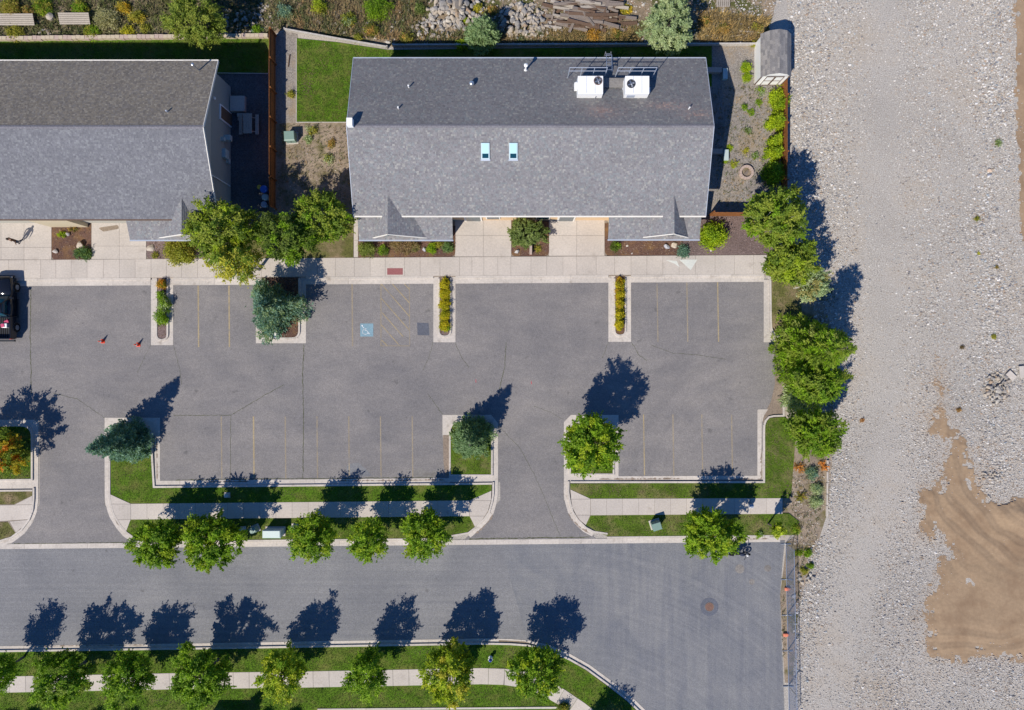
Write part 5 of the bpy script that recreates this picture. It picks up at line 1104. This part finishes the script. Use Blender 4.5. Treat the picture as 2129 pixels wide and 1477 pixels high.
grass('dry_grass', [[(940, 880), (1019, 880), (1019, 985), (940, 985)], [(1606, 575), (1660, 565), (1660, 690), (1640, 840), (1632, 700), (1610, 690)], [(600, 452), (732, 450), (732, 534), (560, 536)], [(-20, 1023), (60, 1022), (25, 1048), (-20, 1050)], [(-20, 1088), (15, 1088), (28, 1108), (-20, 1130)]], 60, .07, GD, 190, .11, .012)
WILD = [(.21, .16, .08), (.26, .19, .09), (.12, .12, .045), (.09, .11, .03), (.3, .2, .09)]
grass('wild_grass', [[(-20, -20), (640, -20), (590, 58), (556, 72), (-20, 76)]], 55, .32, [(.15, .14, .06), (.10, .12, .03), (.2, .17, .08), (.08, .10, .03)], 220, .03, .03)
grass('wild_grass', [[(640, -20), (900, -20), (860, 88), (700, 76), (600, 56)], [(820, 70), (1330, 62), (1330, 92), (822, 94)]], 75, .38, WILD, 240, .03, .03)
grass('wild_grass', [[(1140, 66), (1330, 62), (1330, 92), (1140, 94)], [(1450, 20), (1600, 40), (1590, 86), (1450, 90)]], 85, .42, [(.34, .22, .07), (.26, .18, .07), (.2, .15, .06), (.38, .26, .09)], 260, .03, .03)
grass('wild_grass', [[(1480, 180), (1622, 180), (1622, 430), (1490, 430)], [(580, 260), (730, 260), (730, 430), (580, 430)], [(1640, 960), (1715, 960), (1700, 1120), (1655, 1200), (1655, 1110), (1640, 1040)], [(1640, 1200), (1665, 1200), (1665, 1330), (1650, 1330)]], 16, .22, WILD, 280, .03, .02)
grass('wild_grass', [[(1623, 1236), (1631, 1236), (1633, 1370), (1626, 1370)], [(1700, 560), (1735, 600), (1735, 640), (1700, 620)]], 60, .15, WILD, 290, .02, .02)

# ------------------------------------------------------------------ trees and shrubs
def leaf_mesh(name, Cc, size, col, seed, up=.5, asp=.6, out=None):
    r_ = np.random.default_rng(seed); n_ = len(Cc); nr = r_.normal(0, 1, (n_, 3)); nr[:, 2] = np.abs(nr[:, 2])+up
    if out is not None: nr += out
    nr /= np.linalg.norm(nr, axis=1)[:, None]; t_ = r_.normal(0, 1, (n_, 3)); u = np.cross(nr, t_); u /= np.linalg.norm(u, axis=1)[:, None]; v = np.cross(nr, u)
    s_ = (size*r_.uniform(.65, 1.35, n_))[:, None]; a = u*s_; b2 = v*s_*asp
    V = np.stack([Cc-a, Cc-b2-a*.15, Cc+a, Cc+b2-a*.15], 1).reshape(-1, 3)
    return npmesh(name, V, np.arange(n_*4), np.full(n_, 4), 'leaf', np.repeat(col, 4, 0))
def limbs(seed, base_h, pts, r0, mat):
    r_ = random.Random(seed); m_ = MB(); m_.tube([(0, 0, -.1), (r0*.3, 0, base_h*.5), (0, r0*.3, base_h)], [r0*1.25, r0, r0*.8], 8)
    for p_ in pts:
        p_ = Vector(p_); s_ = Vector((0, 0, base_h*r_.uniform(.55, 1.0))); mid = s_.lerp(p_, .5)+Vector((r_.uniform(-.2, .2), r_.uniform(-.2, .2), r_.uniform(-.1, .3)))
        m_.tube([s_, mid, p_], [r0*.45, r0*.26, r0*.08], 5, False)
    return m_.mesh('trunk', mat)
def crown(seed, rx, ry, hz, zc, n_cl, n_lf, pal, sig=.30, size=.10, rag=.35, shell=.55):
    """leaves sit along many short twigs that point outward from the limb ends"""
    r_ = np.random.default_rng(seed); dv = r_.normal(0, 1, (n_cl, 3)); dv /= np.linalg.norm(dv, axis=1)[:, None]
    ph = r_.uniform(0, 6.28, 6); az = np.arctan2(dv[:, 1], dv[:, 0]); lob = 1+rag*.4*(np.sin(az*3+ph[0])+.6*np.sin(az*5+ph[1])+.5*np.sin(az*8+ph[2]))*.6
    rad = (shell*.8+(.92-shell*.8)*r_.random(n_cl)**.55)*lob
    cl = dv*rad[:, None]*np.array([rx, ry, hz]); cl[:, 2] = np.where(cl[:, 2] < -hz*.6, -hz*.6+r_.uniform(0, .3, n_cl), cl[:, 2])+zc
    nt_ = 9; ct = np.repeat(np.arange(n_cl), nt_); N_ = len(ct); td = dv[ct]*np.array([1, 1, .5])*.9+r_.normal(0, .55, (N_, 3))+np.array([0, 0, .12]); td /= np.linalg.norm(td, axis=1)[:, None]
    tl = sig*2.3*r_.uniform(.5, 1.35, N_); st = cl[ct]+r_.normal(0, sig*.38, (N_, 3))-td*tl[:, None]*.45
    k = r_.choice(N_, n_lf, p=tl/tl.sum()); t_ = r_.random(n_lf); wd = (sig*.24*(1.15-t_))[:, None]
    P = st[k]+td[k]*(tl[k]*t_)[:, None]+r_.normal(0, 1, (n_lf, 3))*wd
    pal = np.array(pal); cc = pal[r_.integers(0, len(pal), n_cl)][ct]*r_.uniform(.85, 1.15, (N_, 1)); col = cc[k]*r_.uniform(.75, 1.25, (n_lf, 1))
    return cl, leaf_mesh('crown', P, size, col, seed+1, .45, .55, dv[ct][k]*.6)
GREEN = [(.11, .20, .014), (.09, .17, .012), (.14, .235, .018), (.075, .15, .012)]
LIME = [(.20, .27, .02), (.17, .24, .02), (.24, .29, .03), (.14, .21, .018)]
ASPEN = [(.115, .175, .03), (.135, .19, .035), (.085, .14, .025), (.165, .21, .045)]
YELL = [(.27, .28, .05), (.23, .24, .05), (.2, .22, .045)]
BRIGHT = [(.16, .24, .012), (.20, .28, .015), (.12, .2, .012)]
DARKG = [(.06, .10, .024), (.05, .08, .02), (.08, .12, .03)]
SAGE = [(.19, .26, .22), (.16, .22, .18), (.24, .30, .27)]
SPRUCE = [(.085, .165, .20), (.07, .14, .17), (.115, .20, .24), (.06, .12, .14)]
GOLD = [(.27, .26, .012), (.23, .23, .012), (.31, .29, .018), (.18, .20, .012)]
ORANGE = [(.22, .2, .02), (.30, .13, .015), (.13, .16, .02), (.26, .23, .025), (.10, .15, .02), (.09, .14, .02)]
OLIVE = [(.18, .19, .04), (.14, .165, .03), (.22, .22, .06)]
def put_tree(name, trunk_me, crown_me, x, y, z, rz, s_, label, cat='tree', group=None):
    root = thing(name, label, cat, (x, y, z), rz, group); root.scale = (s_, s_, s_)
    link('trunk', trunk_me, root); link('crown', crown_me, root); return root
def tree(px, py, rp, hc, pal, label, seed, bark='bark', group=None, n=9000, hz=None, ry=None, z=.1, ncl=95, sig=.3, size=.10, rag=.35, name='street_tree', shell=.5):
    """px,py: where the crown's middle shows; hc: its height"""
    x, y = W(px, py, hc); rx = rp/PPM*(H-hc)/H*1.0; ry_ = (ry or rp)/PPM*(H-hc)/H*1.0; hz = hz or min(rx, ry_)*.95; n = int(n*2.1); ncl = int(ncl*1.45); size *= .8
    cl, cm = crown(seed, rx, ry_, hz, hc-z, ncl, n, pal, sig, size, rag, shell)
    tm = limbs(seed, (hc-z)*.6, cl[:26], .05+.03*rx, bark)
    return put_tree(name, tm, cm, x, y, z, 0, 1, label, group=group)
KG = 'kerbside trees north of the street'; SG = 'trees on the lawn south of the street'
for i, (px, py, rx, ry, lb) in enumerate([(325, 1130, 54, 51, 'round green tree at the left end of the kerbside strip'), (443, 1126, 66, 60, 'largest green tree of the kerbside strip, second from the driveway'), (649, 1120, 48, 50, 'green tree right of the long pale cabinet'),
        (765, 1122, 39, 45, 'smallest green tree of the kerbside strip, left of the last one'), (884, 1112, 51, 53, 'green tree at the right end of the kerbside strip by the second driveway'), (1478, 1112, 63, 55, 'wide green tree above the parked motorcycle')]):
    tree(px, py, rx, 3.1, GREEN+LIME[1:2], lb, 300+i*7, group=KG, ry=ry, n=int(7500*(rx/50)**2), hz=1.9)
tree(1618, 1103, 17, 2.4, LIME, 'thin young tree by the end of the chain link fence', 361, n=700, ncl=16, sig=.16, hz=.9, group=KG, name='young_tree')
for i, (px, py, rx, ry, pal, lb) in enumerate([(-8, 1402, 34, 40, GREEN, 'green lawn tree cut off by the left edge'), (128, 1412, 64, 60, GREEN+ASPEN[:1], 'broad green lawn tree, first whole one from the left edge'), (262, 1410, 47, 58, GREEN, 'narrower green lawn tree, second whole one from the left edge'),
        (419, 1407, 62, 62, GREEN, 'large green lawn tree, third whole one from the left edge'), (586, 1404, 52, 54, LIME+GREEN[:1], 'yellow-green lawn tree in the middle of the south row'), (763, 1402, 38, 52, GREEN, 'slim green lawn tree right of the yellow-green one'),
        (934, 1398, 57, 68, LIME+YELL[:1], 'pale yellow-green lawn tree just left of the white hydrant'), (1114, 1399, 58, 56, GREEN+LIME[:1], 'green lawn tree at the kerb bend right of the white hydrant')]):
    tree(px, py, rx, 3.3, pal, lb, 400+i*11, group=SG, ry=ry, n=int(7500*(rx*ry/2500)), hz=2.1, rag=.5)
tree(1231, 924, 66, 4.6, GREEN+LIME[:1], 'big green tree in the island right of the second driveway', 500, n=13000, hz=2.3, ncl=130, name='island_tree')
tree(-25, 938, 84, 2.6, ORANGE, 'tree turning orange and yellow in the left edge island', 510, ry=62, n=11000, hz=2.0, name='autumn_tree')
# aspens left of the office
tree(464, 476, 84, 4.6, ASPEN+LIME[1:2], 'large pale-green aspen beside the left building corner', 520, 'bark_pale', n=15000, hz=2.6, ncl=150, name='aspen_tree', ry=60, sig=.33)
tree(490, 545, 58, 5.2, YELL+ASPEN[:1], 'thin yellowing aspen leaning over the walk', 523, 'bark_pale', n=4200, hz=1.8, ncl=70, name='aspen_tree', ry=40, sig=.35)
tree(598, 492, 62, 4.8, DARKG+ASPEN[2:3]+GREEN[:1], 'darker aspen in the middle of the clump', 526, 'bark_pale', n=9500, hz=2.4, ncl=110, name='aspen_tree', ry=56)
tree(668, 452, 66, 4.2, ASPEN+GREEN[:1], 'green aspen next to the office wall', 529, 'bark_pale', n=11000, hz=2.2, ncl=110, name='aspen_tree', ry=52)
# right hand trees
tree(1612, 452, 66, 4.8, ASPEN+SAGE[1:2]*0+GREEN[:1], 'tall pale aspen at the end of the right front bed', 540, 'bark_pale', n=15000, hz=2.8, ncl=150, name='aspen_tree', ry=64)
tree(1645, 548, 56, 4.4, ASPEN+LIME[1:2], 'aspen beside the corner of the upper lot', 543, 'bark_pale', n=11000, hz=2.2, ncl=110, name='aspen_tree', ry=46)
tree(1688, 590, 36, 3.6, SAGE+[(.2, .2, .12)], 'thin greyish tree beneath the aspens, over the gravel', 546, 'bark_pale', n=3500, hz=1.2, ncl=50, name='grey_tree', ry=36)
tree(1697, 798, 64, 4.2, ASPEN[:3]+GREEN, 'bushy green tree below the tall spiky one on the right', 553, n=11000, hz=2.2, ncl=120, name='broad_tree', ry=42)
tree(1693, 897, 62, 4.0, ASPEN[:3]+GREEN, 'rounded green tree at the lower end of the right hand row', 556, n=13000, hz=2.4, ncl=130, name='broad_tree', ry=52)
tree(405, 38, 62, 3.4, [(.11, .16, .035), (.09, .135, .03), (.14, .19, .045), (.16, .2, .05)], 'soft light green willow leaning over the block wall', 560, n=13000, hz=2.0, ncl=160, name='willow_tree', ry=60, sig=.26, size=.085)
tree(1391, 52, 58, 3.2, SAGE, 'large silvery olive tree behind the right end of the office', 563, n=15000, hz=2.2, ncl=150, name='silver_tree', ry=60, sig=.22, size=.085)
tree(1099, 483, 46, 1.5, [(.10, .15, .07), (.085, .13, .05), (.13, .18, .09)], 'dense round green tree in the entrance bed', 566, n=9000, hz=1.3, ncl=90, name='round_tree', ry=30, sig=.2, size=.085)

def conifer(px, py, h, R, pal, label, seed, n=13000, z=.1, name='spruce_tree', spread=1.0, pw=.85, droop=.15, nl=.13, lobes=0.0):
    """px,py: where its foot stands"""
    r_ = np.random.default_rng(seed); x0, y0 = W(px, py, z); nb = int(90+h*26); zz = r_.random(nb)**1.35*h*.94+h*.04; L = R*(1-zz/h)**pw*r_.uniform(.72, 1.12, nb)+.08
    az = r_.uniform(0, 6.28, nb)
    if lobes: L *= 1+lobes*np.sin(az*3+1.3)*.5
    k = r_.choice(nb, n, p=L**1.3/(L**1.3).sum()); t_ = r_.random(n)**.6
    sd_ = L[k]*.26*(1.15-t_)*r_.normal(0, 1, n); dx, dy = np.cos(az[k]), np.sin(az[k])
    X = dx*L[k]*t_-dy*sd_; Y = dy*L[k]*t_+dx*sd_; Z = zz[k]+L[k]*(-droop*t_+.18*t_*t_)+r_.normal(0, .05, n); Z = np.clip(Z, .08, None)
    dirv = np.stack([dx+(-dy)*np.sign(sd_)*.7, dy+dx*np.sign(sd_)*.7, np.full(n, .15)], 1); dirv += r_.normal(0, .25, (n, 3)); dirv /= np.linalg.norm(dirv, axis=1)[:, None]
    sv = np.cross(dirv, r_.normal(0, 1, (n, 3))+np.array([0, 0, .8])); sv /= np.linalg.norm(sv, axis=1)[:, None]
    s_ = nl*r_.uniform(.6, 1.3, n)[:, None]; Cc = np.stack([X, Y, Z], 1); V = np.stack([Cc-dirv*s_*.6-sv*s_*.12, Cc+sv*s_*.32, Cc+dirv*s_, Cc-sv*s_*.32], 1).reshape(-1, 3)
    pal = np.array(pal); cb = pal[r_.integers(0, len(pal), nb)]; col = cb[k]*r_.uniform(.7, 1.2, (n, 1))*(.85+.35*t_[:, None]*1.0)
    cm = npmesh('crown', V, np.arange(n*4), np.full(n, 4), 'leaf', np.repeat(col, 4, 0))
    m_ = MB(); m_.tube([(0, 0, -.1), (0, 0, h*.5), (0, 0, h*.95)], [.05+h*.018, .03+h*.01, .015], 8)
    for i in range(0, nb, 3): m_.tube([(0, 0, zz[i]), (math.cos(az[i])*L[i]*.85, math.sin(az[i])*L[i]*.85, zz[i]-droop*L[i]*.6)], [.025, .008], 4, False)
    return put_tree(name, m_.mesh('trunk', 'bark'), cm, x0, y0, z, 0, 1, label)
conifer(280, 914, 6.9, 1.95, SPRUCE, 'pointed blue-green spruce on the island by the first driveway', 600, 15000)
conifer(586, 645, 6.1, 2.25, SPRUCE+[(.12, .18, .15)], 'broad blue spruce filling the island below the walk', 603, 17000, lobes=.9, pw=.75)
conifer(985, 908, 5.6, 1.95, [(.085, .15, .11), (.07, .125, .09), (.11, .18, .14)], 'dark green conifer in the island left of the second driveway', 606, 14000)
conifer(1660, 726, 9.0, 2.9, ASPEN[:3]+GREEN[:2]+[(.13, .17, .06)], 'tall spiky green tree, largest of the right hand row', 609, 22000, name='pine_tree', pw=.6, nl=.16, lobes=.25)
conifer(1662, 822, 4.0, 1.9, SAGE+[(.12, .18, .16)], 'low blue-grey spruce between two green trees on the right', 612, 9000, pw=.7)
conifer(1005, 88, 3.4, 1.5, [(.12, .19, .14), (.10, .16, .12), (.15, .22, .17)], 'blue-green rounded conifer poking over the back fence', 615, 10000, pw=.5, droop=-.3, z=.05)
conifer(502, 1500, 3.8, .9, DARKG, 'dark columnar conifer at the bottom edge, mostly out of view', 618, 4000)

def shrub(px, py, rp, h, pal, label, seed, ry=None, n=None, z=.12, name='shrub', cat='shrub', size=.05, group=None, stem=True, spiky=False):
    """px,py: where its middle shows"""
    r_ = np.random.default_rng(seed); zc = z+h*.5; x, y = W(px, py, zc); rx = rp/PPM; ry_ = (ry or rp)/PPM; n = n or int(500+rx*ry_*4200)
    ncl = max(8, int(30*rx*ry_)+14); dv = r_.normal(0, 1, (ncl, 3)); dv[:, 2] = np.abs(dv[:, 2]); dv /= np.linalg.norm(dv, axis=1)[:, None]
    cl = dv*np.array([rx*.85, ry_*.85, h*.85])*r_.uniform(.45, 1.0, (ncl, 1)); k = r_.integers(0, ncl, n); sg = .15*min(rx, ry_)+.04
    if spiky: t_ = r_.random((n, 1)); P = dv[k]*np.array([rx, ry_, h])*t_+r_.normal(0, .03, (n, 3))
    else: P = cl[k]+r_.normal(0, sg, (n, 3))
    P[:, 2] = np.abs(P[:, 2]); pal = np.array(pal); cc = pal[r_.integers(0, len(pal), ncl)]; col = cc[k]*r_.uniform(.7, 1.3, (n, 1))
    root = thing(name, label, cat, (x, y, z), 0, group)
    link('foliage', leaf_mesh('foliage', P, size, col, seed+1, .5, .3 if spiky else .6), root)
    if stem:
        m_ = MB()
        for i in range(min(7, ncl)): m_.tube([(0, 0, -.03), tuple(cl[i]*.5+np.array([0, 0, .05])), tuple(cl[i])], [.03, .02, .008], 4, False)
        m_.build('stems', 'bark', root)
    return root
shrub(371, 522, 36, 1.3, OLIVE+[(.15, .18, .03)], 'yellow-green spreading juniper left of the aspens', 700, ry=28, size=.07, name='juniper')
shrub(171, 527, 19, .6, [(.045, .10, .06), (.06, .12, .07), (.08, .13, .04)], 'low dark green juniper in the corner of the left bed', 701, ry=15, name='juniper')
shrub(128, 488, 12, .4, BRIGHT, 'bright green grass clump in the left bed', 702, ry=7, name='grass_clump', cat='plant', spiky=True); shrub(150, 474, 15, .5, WILD, 'dry straw coloured clump at the top of the left bed', 703, ry=9, name='grass_clump', cat='plant', spiky=True)
shrub(321, 530, 8, .35, OLIVE, 'small yellow tuft below the pale boulder', 704, name='grass_clump', cat='plant', spiky=True)
I1 = 'plants in the first narrow island'
shrub(336, 591, 10, .7, [(.32, .16, .02), (.3, .22, .03), (.15, .15, .02)], 'orange leaved shrub at the top of the first narrow island', 705); shrub(333, 615, 9, .8, GREEN+SAGE[:1], 'small green shrub below the orange one in the first narrow island', 706)
shrub(338, 635, 14, 1.0, SAGE+GREEN, 'loose grey-green shrub in the middle of the first narrow island', 707, ry=16); shrub(333, 660, 14, .9, GREEN+SAGE[:1], 'green shrub at the lower end of the first narrow island', 708, ry=20)
for px, y0_, nm, sd0 in ((925, 582, 'second', 720), (1289, 580, 'third', 740)):
    yy = y0_
    for k in range(5):
        wh = ('topmost', 'second from top', 'middle', 'fourth from top', 'bottom')[k]
        shrub(px, yy+9+k*21.5, 11 if nm == 'second' else 9.5, .75, GOLD if nm == 'second' else GOLD+[(.27, .19, .015), (.15, .16, .012)], 'golden hedge shrub, %s of the five in the %s narrow island' % (wh, nm), sd0+k, ry=13, n=2600, z=.1, size=.045, name='hedge_shrub', group='golden hedge shrubs in the narrow islands')
shrub(929, 683, 6, .25, GREEN, 'small green tuft at the tip of the golden hedge island', 760, name='grass_clump', cat='plant')
shrub(762, 517, 18, 1.2, [(.13, .17, .06), (.1, .14, .04)], 'olive green shrub at the left corner of the office bed', 761, ry=16); shrub(795, 519, 11, .6, GREEN+DARKG, 'small dark green shrub in the left office bed', 762)
shrub(835, 511, 32, .9, [(.16, .12, .10), (.13, .11, .09), (.2, .17, .12)], 'sparse brownish purple shrub under the left gable', 763, ry=17, n=2600); shrub(863, 515, 10, .6, [(.18, .15, .12), (.12, .13, .07)], 'small grey-brown shrub left of the grey rock', 764)
shrub(897, 516, 10, .8, BRIGHT+GREEN, 'upright bright green shrub right of the grey rock', 765, ry=14); shrub(930, 515, 12, .7, [(.07, .13, .06), (.09, .15, .08)], 'round green shrub at the right corner of the left office bed', 766)
shrub(912, 508, 7, .5, OLIVE, 'small olive plant between two green shrubs in the left office bed', 767)
shrub(1281, 513, 11, .7, DARKG+GREEN[:1], 'round dark green shrub near the left end of the right office bed', 768); shrub(1420, 523, 16, .5, SPRUCE+SAGE[:1], 'low blue-green juniper overhanging the walk', 769, ry=13, name='juniper')
shrub(1487, 489, 28, 1.9, BRIGHT, 'bright green open shrub in the right front bed', 770, ry=30, n=4200, size=.075); shrub(1118, 518, 8, .3, OLIVE, 'small dry plant in the entrance bed', 771, n=300)
MBr = thing('planter_wall', 'short reddish low wall standing in the entrance bed', 'wall', (*W(1103, 519), .14)); MB().box((0, 0, .25), (.17, 1.0, .5)).build('wall_body', 'brick_red', MBr); MB().box((0, 0, .53), (.22, 1.06, .06)).build('coping', 'block_pink', MBr)
YG = 'bushes along the brown fence'
for i, (px, py, rx, ry, lb) in enumerate([(1622, 205, 20, 26, 'yellow-green bush nearest the shed door'), (1618, 252, 19, 22, 'yellow-green bush, second below the shed'), (1616, 290, 14, 14, 'small yellow-green bush, third below the shed'), (1612, 316, 18, 16, 'yellow-green bush level with the fire ring'), (1612, 358, 24, 24, 'darker green bush just above the tall aspen')]):
    shrub(px, py, rx, 1.7, BRIGHT+LIME[:1] if i < 4 else GREEN+BRIGHT[:1], lb, 780+i*2, ry=ry, z=.05, size=.07, group=YG)
shrub(1553, 138, 13, .9, BRIGHT, 'round bright bush against the shed, upper one', 795, ry=11, z=.05); shrub(1554, 160, 10, .7, BRIGHT, 'round bright bush against the shed, lower one', 796, ry=8, z=.05)
for i, (px, py, r, pal, lb) in enumerate([(1556, 273, 9, DARKG+SAGE[:1], 'dark green weed in the middle of the yard gravel'), (1562, 233, 9, GREEN, 'green weed in the yard above the dark one'), (1577, 213, 7, GREEN, 'thin green weed below the shed'), (1518, 307, 7, BRIGHT, 'lime weed at the edge of the roof shade'), (1527, 340, 9, OLIVE+LIME, 'yellow weed left of the fire ring'),
        (1508, 334, 6, BRIGHT, 'tiny lime weed near the patio'), (1552, 315, 7, YELL, 'pale yellow weed above the fire ring'), (1571, 324, 8, GREEN+SAGE, 'grey-green weed right above the fire ring'), (1549, 222, 6, GREEN, 'little weed left of the green one in the yard'), (1583, 190, 12, SAGE+GREEN, 'grey-green plant at the foot of the shed door')]):
    shrub(px, py, r, .35, pal, lb, 810+i, z=.04, name='weed', cat='weed', n=260, stem=False)
for i, (px, py, r, h, pal, lb) in enumerate([(648, 272, 12, .5, OLIVE+SAGE[:1], 'greenish weed patch in the dirt side yard, upper one'), (640, 290, 9, .4, SAGE, 'greyish weed below the upper patch in the dirt yard'), (683, 330, 13, .5, SAGE+OLIVE, 'sage coloured bush in the dirt yard near the office'), (605, 195, 9, .4, OLIVE, 'dry clump in the gravel strip'), (690, 300, 10, .3, WILD, 'straw coloured clump right of the dirt yard middle')]):
    shrub(px, py, r, h, pal, lb, 830+i, z=.04, n=500, name='weed', cat='weed')
# wild strip shrubs
WS = [(20, 15, 26, 1.0, OLIVE+WILD[:1], 'olive scrub bush in the top left corner'), (85, 12, 24, 1.0, GREEN+OLIVE, 'green scrub bush above the pale stump'), (60, 22, 14, .7, WILD, 'dry straw bush left of the stump'), (165, 15, 22, .9, OLIVE+GREEN, 'olive bush above the right hand plank panel'),
      (222, 38, 30, 1.2, [(.22, .23, .2), (.18, .19, .15), (.28, .29, .26)], 'silvery dead looking bush right of the plank panels'), (255, 15, 16, .8, [(.38, .28, .03), (.25, .22, .04)], 'golden yellow bush right of the silvery bush'), (282, 35, 18, .9, OLIVE+[(.3, .27, .05)], 'yellow-green bush left of the willow'),
      (265, 64, 16, .5, [(.3, .3, .03), (.2, .22, .03)], 'yellow flowering weeds just above the block wall'), (300, 58, 12, .5, OLIVE, 'low olive weed near the wall below the willow'), (190, 66, 20, .5, OLIVE+GREEN, 'low green weeds above the wall, under the right panel'), (30, 68, 22, .5, OLIVE, 'low olive weeds above the wall at the left'),
      (590, 20, 18, .9, SPRUCE+SAGE, 'blue-green bush on the rubble above the fence corner'), (533, 60, 12, .5, GREEN+SPRUCE[:1], 'small green bush just above the end of the block wall'), (660, 12, 20, 1.1, LIME+OLIVE, 'lime green bush at the top edge right of the blue-green one'),
      (785, 15, 32, 1.4, GREEN+[(.08, .13, .03)], 'large green bush at the top edge left of the rubble'), (873, 18, 14, .9, [(.12, .17, .08), (.09, .13, .05)], 'narrow green bush left of the rubble heap'), (725, 40, 18, .8, DARKG+OLIVE+SAGE[:1], 'dark olive bush behind the slanting fence'),
      (773, 62, 18, .9, OLIVE+WILD, 'brownish tall weeds left of the fence bend'), (993, 15, 13, .7, [(.28, .26, .03), OLIVE[0]], 'yellow weed on the rubble heap'), (968, 42, 6, .5, BRIGHT, 'tiny bright weed on the rubble heap'), (745, 78, 12, .6, OLIVE, 'olive weed leaning on the slanting fence'),
      (1025, 20, 12, .4, WILD, 'dry weed between the two rubble heaps'), (1235, 72, 18, .8, [(.35, .22, .05), (.26, .17, .05)], 'rust coloured dry bush in front of the timber pile'), (1280, 70, 14, .6, WILD, 'straw bush right of the rust coloured one'), (1300, 20, 14, .4, [(.4, .33, .04), OLIVE[0]], 'yellow weed right of the timber pile'),
      (960, 92, 14, .6, BRIGHT, 'bright green tuft behind the fence beside the conifer'), (845, 78, 16, .8, OLIVE+WILD, 'olive tall weeds behind the left end of the long fence'), (1505, 60, 16, .5, WILD, 'dry grass clump behind the fence left of the shed'), (1575, 58, 12, .5, OLIVE+WILD, 'olive clump just above the shed'), (1468, 45, 13, .7, WILD, 'straw clump right of the silvery tree'), (1570, 90, 9, .4, OLIVE, 'small olive weed by the shed corner')]
for i, (px, py, r, h, pal, lb) in enumerate(WS): shrub(px, py, r, h, pal, lb, 850+i, z=.03, ry=r*.8, size=.055, name='scrub_bush', cat='bush', n=int(500+r*r*4.5))
# bank plants
for i, (px, py, r, h, pal, lb, sp) in enumerate([(1668, 1033, 13, .6, OLIVE+WILD[:1], 'spiky olive grass clump on the bank by the walk end', True), (1700, 1018, 13, .7, SAGE+SPRUCE[:1], 'grey-green sage bush beside the pale edging', False), (1698, 1045, 14, .7, SAGE, 'lower sage bush beside the pale edging', False),
        (1688, 985, 14, .6, SPRUCE+SAGE, 'blue-green sage bush under the last right hand tree', False), (1664, 972, 14, .5, [(.4, .2, .07), (.3, .16, .06), (.24, .16, .08)], 'rust coloured dead grass clump on the bank, left one', True), (1714, 970, 13, .5, [(.4, .2, .07), (.3, .16, .06)], 'rust coloured dead grass clump on the bank by the edging', True),
        (1662, 1150, 8, .3, GREEN+OLIVE, 'small green weed right of the fence end', False), (1680, 1150, 9, .3, GREEN, 'green weed on the gravel edge, upper', False), (1686, 1178, 7, .3, DARKG+GREEN, 'dark green weed below the upper one on the gravel edge', False), (1672, 1188, 8, .3, OLIVE, 'olive weed among the pale stones', False), (1655, 1100, 12, .4, OLIVE+GREEN, 'olive weeds beside the thin young tree', False),
        (2075, 298, 7.2, .12, SAGE+DARKG, 'greyish weed on the far right gravel', False), (2066, 700, 4.8, .12, OLIVE, 'olive weed by the bare patch on the right gravel', False), (2035, 528, 2.4, .12, YELL, 'tiny yellow weed on the right gravel', False), (2072, 556, 3.0, .12, [(.16, .13, .05)], 'tiny brownish weed on the right gravel', False), (1993, 853, 4.2, .12, [(.2, .13, .08)], 'brown dead weed beside the sand tongue', False),
        (1793, 875, 3.6, .12, [(.25, .15, .1)], 'reddish dead weed on the gravel left of the sand', False), (2032, 455, 4.8, .12, OLIVE+DARKG, 'small dark weed on the right gravel above the white patch', False), (2001, 722, 3.6, .12, [(.1, .08, .06)], 'dark dead twig clump on the right gravel', False), (1580, 1112, 8, .5, GREEN+SAGE[:1], 'grey-green sucker plant at the kerb right of the wide tree', False)]):
    shrub(px, py, r, h, pal, lb, 900+i, z=.03, n=int((250 if h > .15 else 60)+r*r*6), name='weed', cat='weed', spiky=sp, stem=False)
# shrubs at the bottom edge that throw the round shadows
for i, (px, lb) in enumerate([(2, 'first from the left'), (48, 'second from the left'), (182, 'third from the left'), (255, 'fourth from the left'), (540, 'fifth from the left'), (598, 'sixth from the left')]):
    shrub(px, 1506, 17, 1.5, DARKG+GREEN[:1], 'clipped dark shrub along the bottom edge, ' + lb, 940+i, ry=15, n=3000, name='clipped_shrub', group='clipped shrubs along the bottom edge')
shrub(1171, 1478, 15, 1.0, DARKG+OLIVE, 'dark clipped bush at the bottom beside the walk bend', 950, ry=13, n=2500, name='clipped_shrub')
# building beyond the bottom edge whose porch shades the lawn
po = thing('porch', 'porch of the building beyond the bottom edge, mostly out of view', 'porch', (*W(455, 1530), .1)); MB().box((0, 0, 2.9), (3.2, 1.6, .25)).build('roof', 'roof_cap', po)
for s_ in (-1, 1): MB().box((s_*1.45, .6, 1.4), (.25, .25, 2.8)).build('column', 'white_paint', po)
tree(1236, 1590, 44, 3.6, GREEN, 'green tree just below the bottom edge near the walk bend', 960, n=5000, hz=1.6, group=SG)
